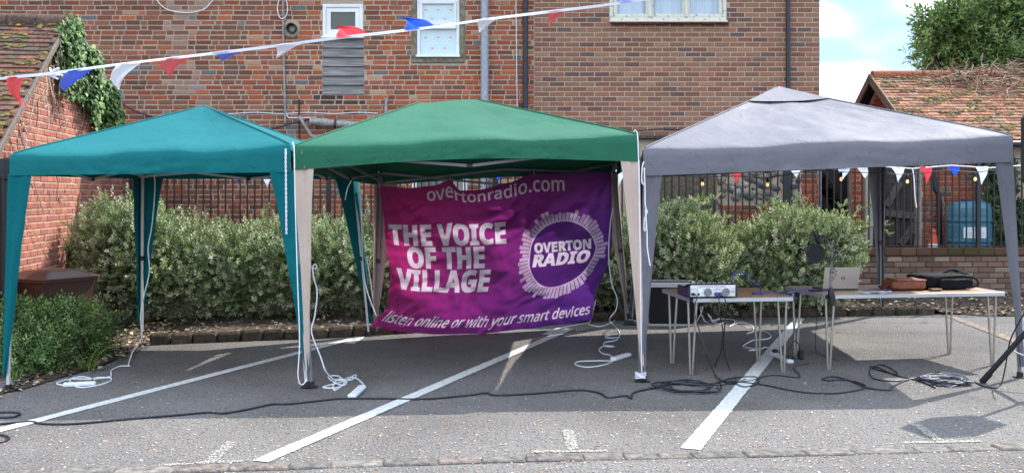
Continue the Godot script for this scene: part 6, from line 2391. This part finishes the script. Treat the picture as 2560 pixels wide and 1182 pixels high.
# ---------- other things ----------
func build_things() -> void:
	# flight case behind the small table
	var fc := G(1681, 815)
	var bs := Basis(Vector3.UP, deg_to_rad(-3.0))
	var t := thing("flight_case", "black flight case with aluminium edges on the ground behind the small table", "case", fc + Vector3(0, 0, -0.2))
	var w := 0.6
	var h := 0.52
	var dp := 0.42
	var c0 := fc + Vector3(0, h * 0.5, -dp * 0.5)
	var b := MB.new()
	b.box(c0, Vector3(w - 0.02, h - 0.02, dp - 0.02), bs, 0.004)
	part(t, "body", b, M.black_rough)
	for sy in [-1, 1]:
		for sz in [-1, 1]:
			b = MB.new()
			b.box(c0 + bs * Vector3(0, sy * (h * 0.5 - 0.012), sz * (dp * 0.5 - 0.012)), Vector3(w, 0.028, 0.028), bs, 0.003)
			part(t, "edge_rail", b, M.alu)
		for sx in [-1, 1]:
			b = MB.new()
			b.box(c0 + bs * Vector3(sx * (w * 0.5 - 0.012), sy * (h * 0.5 - 0.0125), 0), Vector3(0.027, 0.027, dp - 0.06), bs, 0.003)
			part(t, "edge_rail", b, M.alu)
	for sx in [-1, 1]:
		for sz in [-1, 1]:
			b = MB.new()
			b.box(c0 + bs * Vector3(sx * (w * 0.5 - 0.0125), 0, sz * (dp * 0.5 - 0.0125)), Vector3(0.027, h - 0.06, 0.027), bs, 0.003)
			part(t, "edge_rail", b, M.alu)
			for sy in [-1, 1]:
				b = MB.new()
				b.box(c0 + bs * Vector3(sx * (w * 0.5 - 0.02), sy * (h * 0.5 - 0.02), sz * (dp * 0.5 - 0.02)), Vector3(0.05, 0.05, 0.05), bs, 0.012)
				part(t, "corner_cap", b, M.steel)
	b = MB.new()
	b.box(c0 + bs * Vector3(0, h * 0.5 - 0.03, dp * 0.5 - 0.008), Vector3(w - 0.05, 0.05, 0.018), bs, 0.003)
	part(t, "lid_rail", b, M.alu)
	# wheelie bin: rim tub and lid
	var bc := P(128, 745, 10.5)
	bc.y = 0.0
	var yw := Basis(Vector3.UP, deg_to_rad(-28.0))
	t = thing("wheelie_bin", "brown wheelie bin standing against the brick gable behind the low bush", "bin", bc)
	var brown := mat(C(86, 56, 46), 0.45, {"tex": T.grain, "scale": 1.5})
	b = MB.new()
	var a0 := []
	var a1 := []
	for k in 4:
		var sx := [-1, 1, 1, -1][k] as int
		var sz := [1, 1, -1, -1][k] as int
		a0.append(bc + yw * Vector3(sx * 0.25, 0.05, sz * 0.27))
		a1.append(bc + yw * Vector3(sx * 0.28, 0.7, sz * 0.3))
	for k in 4:
		b.quad(a0[k], a0[(k + 1) % 4], a1[(k + 1) % 4], a1[k], Color.WHITE, ((a0[k] + a0[(k + 1) % 4]) * 0.5 - bc) * Vector3(1, 0, 1))
	b.quad(a0[0], a0[1], a0[2], a0[3], Color.WHITE, Vector3.DOWN)
	part(t, "tub", b, brown)
	b = MB.new()
	b.box(bc + Vector3(0, 0.705, 0), Vector3(0.62, 0.06, 0.66), yw, 0.012)
	part(t, "rim", b, brown)
	b = MB.new()
	var rows := []
	for i in 13:
		var r := PackedVector3Array()
		for j in 13:
			var x := (j / 12.0 - 0.5) * 0.66
			var z := (i / 12.0 - 0.5) * 0.72
			var e := maxf(absf(x) / 0.33, absf(z) / 0.36)
			var y := 0.745 + 0.055 * (1.0 - smoothstep(0.55, 0.8, e)) - 0.02 * smoothstep(0.9, 1.0, e)
			r.append(bc + yw * Vector3(x, y, z))
		rows.append(r)
	b.grid(rows, Color.WHITE, Vector3.UP)
	part(t, "lid", b, brown)
	b = MB.new()
	b.tube(PackedVector3Array([bc + yw * Vector3(-0.345, 0.735, 0.3), bc + yw * Vector3(-0.345, 0.735, -0.3)]), 0.03, 10)
	part(t, "handle", b, brown)
	for s in [-1, 1]:
		b = MB.new()
		b.lathe(bc + yw * Vector3(-0.2, 0.1, s * 0.24), [[0.0, -0.025], [0.1, -0.025], [0.1, 0.025], [0.0, 0.025]], 20, yw * Basis(Vector3.RIGHT, PI / 2))
		part(t, "wheel", b, M.black)
	# oil tank beyond the fence
	var tc := Vector3(6.75, 0.2, -14.74)
	t = thing("oil_tank", "ribbed turquoise plastic oil tank behind the railings", "tank", tc)
	var sq := Basis.from_scale(Vector3(1.0, 1.0, 0.8))
	b = MB.new()
	var prof := [[0.29, 0.0], [0.31, 0.03]]
	for q in [0.2, 0.45, 0.68, 0.98]:
		prof.append_array([[0.312, q - 0.035], [0.296, q - 0.02], [0.296, q + 0.005], [0.318, q + 0.02], [0.318, q + 0.05], [0.31, q + 0.06]])
	prof.append_array([[0.31, 1.12], [0.3, 1.2], [0.27, 1.26], [0.2, 1.29], [0.0, 1.3]])
	b.lathe(tc, prof, 40, sq)
	part(t, "body", b, mat(C(70, 134, 160), 0.4, {"tex": T.grain, "scale": 0.9}))
	b = MB.new()
	b.lathe(tc + Vector3(-0.05, 1.29, 0), [[0.07, 0.0], [0.07, 0.03], [0.0, 0.035]], 16)
	part(t, "filler_cap", b, M.black)
	b = MB.new()
	var lrows := []
	for i in 2:
		var r := PackedVector3Array()
		for j in 9:
			var a := lerpf(-0.62, 0.45, j / 8.0)
			r.append(tc + Vector3(sin(a) * 0.322, [0.92, 0.76][i], cos(a) * 0.322 * 0.8 + 0.004))
		lrows.append(r)
	b.grid(lrows, Color.WHITE, Vector3.BACK)
	var im := Image.create(128, 72, false, Image.FORMAT_RGB8)
	im.fill(C(226, 232, 240))
	for i in 18:
		im.fill_rect(Rect2i(42 + i * 2, 14 - int(5 * sin(i * 0.3)), 4, 4), C(50, 90, 100))
		im.fill_rect(Rect2i(52 + i * 2, 20 + int(4 * sin(i * 0.3)), 4, 3), C(60, 120, 190))
	for y in [36, 46, 56]:
		im.fill_rect(Rect2i(16, y, 96, 3), C(160, 176, 205))
	part(t, "printed_label", b, mat(Color.WHITE, 0.5, {"tex": ImageTexture.create_from_image(im)}))
	# traffic cone
	var cc := Vector3(6.2, 0.12, -14.7)
	t = thing("traffic_cone", "faded orange traffic cone with white foot band behind the railings", "cone", cc)
	b = MB.new()
	b.lathe(cc, [[0.17, 0.1], [0.092, 0.62]], 18)
	b.lathe(cc, [[0.07, 0.75], [0.045, 0.88], [0.03, 0.89], [0.036, 0.91], [0.042, 0.93], [0.034, 0.96], [0.0, 0.97]], 18)
	part(t, "cone_body", b, mat(C(196, 84, 60), 0.6))
	b = MB.new()
	b.lathe(cc, [[0.0925, 0.62], [0.0705, 0.75]], 18)
	part(t, "reflective_band", b, mat(C(226, 226, 224), 0.5))
	b = MB.new()
	b.box(cc + Vector3(0, 0.05, 0), Vector3(0.44, 0.1, 0.44), Basis.IDENTITY, 0.02)
	part(t, "base", b, M.black_rough)
	# ivy column at the shed
	var iv := thing("ivy", "dark ivy hanging on the shed wall right of the oil tank", "ivy", Vector3(7.45, 0.3, -15.1))
	var sp := sprig(0.06, 0.045, 7, 0.12)
	var blobs := []
	for i in 8:
		blobs.append([P(2497 + 8 * sin(i * 1.3) + i * 1.5, 425 + 25 * i, 15.0), Vector3(0.13, 0.17, 0.1)])
	blobs.append([P(2560, 560, 15.0), Vector3(0.3, 0.3, 0.2)])
	cloud(iv, "foliage", blobs, 900, sp, M.leaf_ivy, [S(60, 88, 48), S(76, 106, 60), S(48, 72, 42), S(96, 124, 78)], 0.8, 1.3, 0.3, 0.5)
	stems(iv, Vector3(7.45, 0.2, -15.12), 4, Vector3(0.12, 1.9, 0.04), 0.014)
	# loudspeaker on a tripod at the right edge
	var sb := Vector3(4.34, 0, -8.0)
	t = thing("speaker_stand", "black tripod loudspeaker stand whose leg reaches in at the right edge", "speaker stand", sb)
	b = MB.new()
	b.tube(PackedVector3Array([sb + Vector3(0, 0.12, 0), sb + Vector3(0, 1.72, 0)]), 0.018, 12)
	part(t, "pole", b, M.black)
	b = MB.new()
	b.tube(PackedVector3Array([sb + Vector3(0, 0.62, 0), sb + Vector3(0, 0.76, 0)]), 0.035, 12)
	part(t, "collar", b, M.black)
	var foot := G(2460, 958)
	var d1 := (foot - sb)
	d1.y = 0
	for k in 3:
		var o := Basis(Vector3.UP, TAU * k / 3.0) * d1.normalized() * 0.52
		if k == 0:
			o = d1
		b = MB.new()
		b.tube(PackedVector3Array([sb + o + Vector3(0, 0.025, 0), sb + o * 0.08 + Vector3(0, 0.68, 0)]), 0.022, 12)
		var lg := part(t, "leg", b, M.black)
		b = MB.new()
		b.tube(PackedVector3Array([sb + o * 1.02 + Vector3(0, 0.008, 0), sb + o * 0.9 + Vector3(0, 0.09, 0)]), 0.027, 12)
		part(lg, "rubber_foot", b, M.black_rough)
		b = MB.new()
		b.beam(sb + Vector3(0, 0.2, 0), sb + o * 0.6 + Vector3(0, 0.3, 0), 0.02, 0.008)
		part(t, "brace", b, M.frame_grey)
	var sc := sb + Vector3(0, 1.95, 0)
	var sy := Basis(Vector3.UP, 0.25)
	t = thing("loudspeaker", "black loudspeaker on the tripod stand cut off by the right edge", "loudspeaker", sc - Vector3(0, 0.27, 0))
	b = MB.new()
	b.box(sc, Vector3(0.38, 0.55, 0.34), sy, 0.025)
	part(t, "cabinet", b, M.black_rough)
	b = MB.new()
	b.box(sc + sy * Vector3(0, 0, 0.172), Vector3(0.33, 0.5, 0.012), sy, 0.004)
	part(t, "grille", b, mat(C(38, 40, 46), 0.6, {"metal": 0.4}))
	b = MB.new()
	b.box(sc + sy * Vector3(0, 0.29, 0), Vector3(0.16, 0.02, 0.04), sy, 0.008)
	part(t, "carry_handle", b, M.black)


func _ready() -> void:
	rng.seed = 20240
	# camera: level, lens shifted down so that verticals stay upright
	var cam := Camera3D.new()
	cam.name = "camera"
	add_child(cam)
	cam.position = Vector3(0, EYE, 0)
	cam.projection = Camera3D.PROJECTION_FRUSTUM
	cam.near = 0.1
	cam.far = 600.0
	cam.size = 0.1 * 1182.0 / F
	cam.frustum_offset = Vector2(0, -0.1 * (591.0 - HZ) / F)
	cam.current = true
	var we := WorldEnvironment.new()
	we.name = "world_environment"
	var env := Environment.new()
	env.background_mode = Environment.BG_SKY
	env.sky = make_sky()
	env.background_energy_multiplier = 1.85
	env.tonemap_mode = Environment.TONE_MAPPER_LINEAR
	env.tonemap_exposure = 2.15
	env.sdfgi_enabled = true
	env.ssao_enabled = true
	env.ssil_enabled = true
	we.environment = env
	add_child(we)
	var sun := DirectionalLight3D.new()
	sun.name = "sun"
	add_child(sun)
	sun.look_at_from_position(Vector3.ZERO, Vector3(-0.68, -1.0, 0.6), Vector3.UP)
	sun.light_energy = 1.15
	sun.light_color = Color(1.0, 0.975, 0.94)
	sun.light_angular_distance = 0.6
	sun.shadow_enabled = true
	make_materials()
	build_ground()
	build_markings()
	build_old_building()
	build_extension()
	build_outbuilding()
	build_shed()
	build_fence()
	build_gazebos()
	build_tables()
	build_banner()
	build_bunting()
	build_things()
	build_cables()
	build_plants()
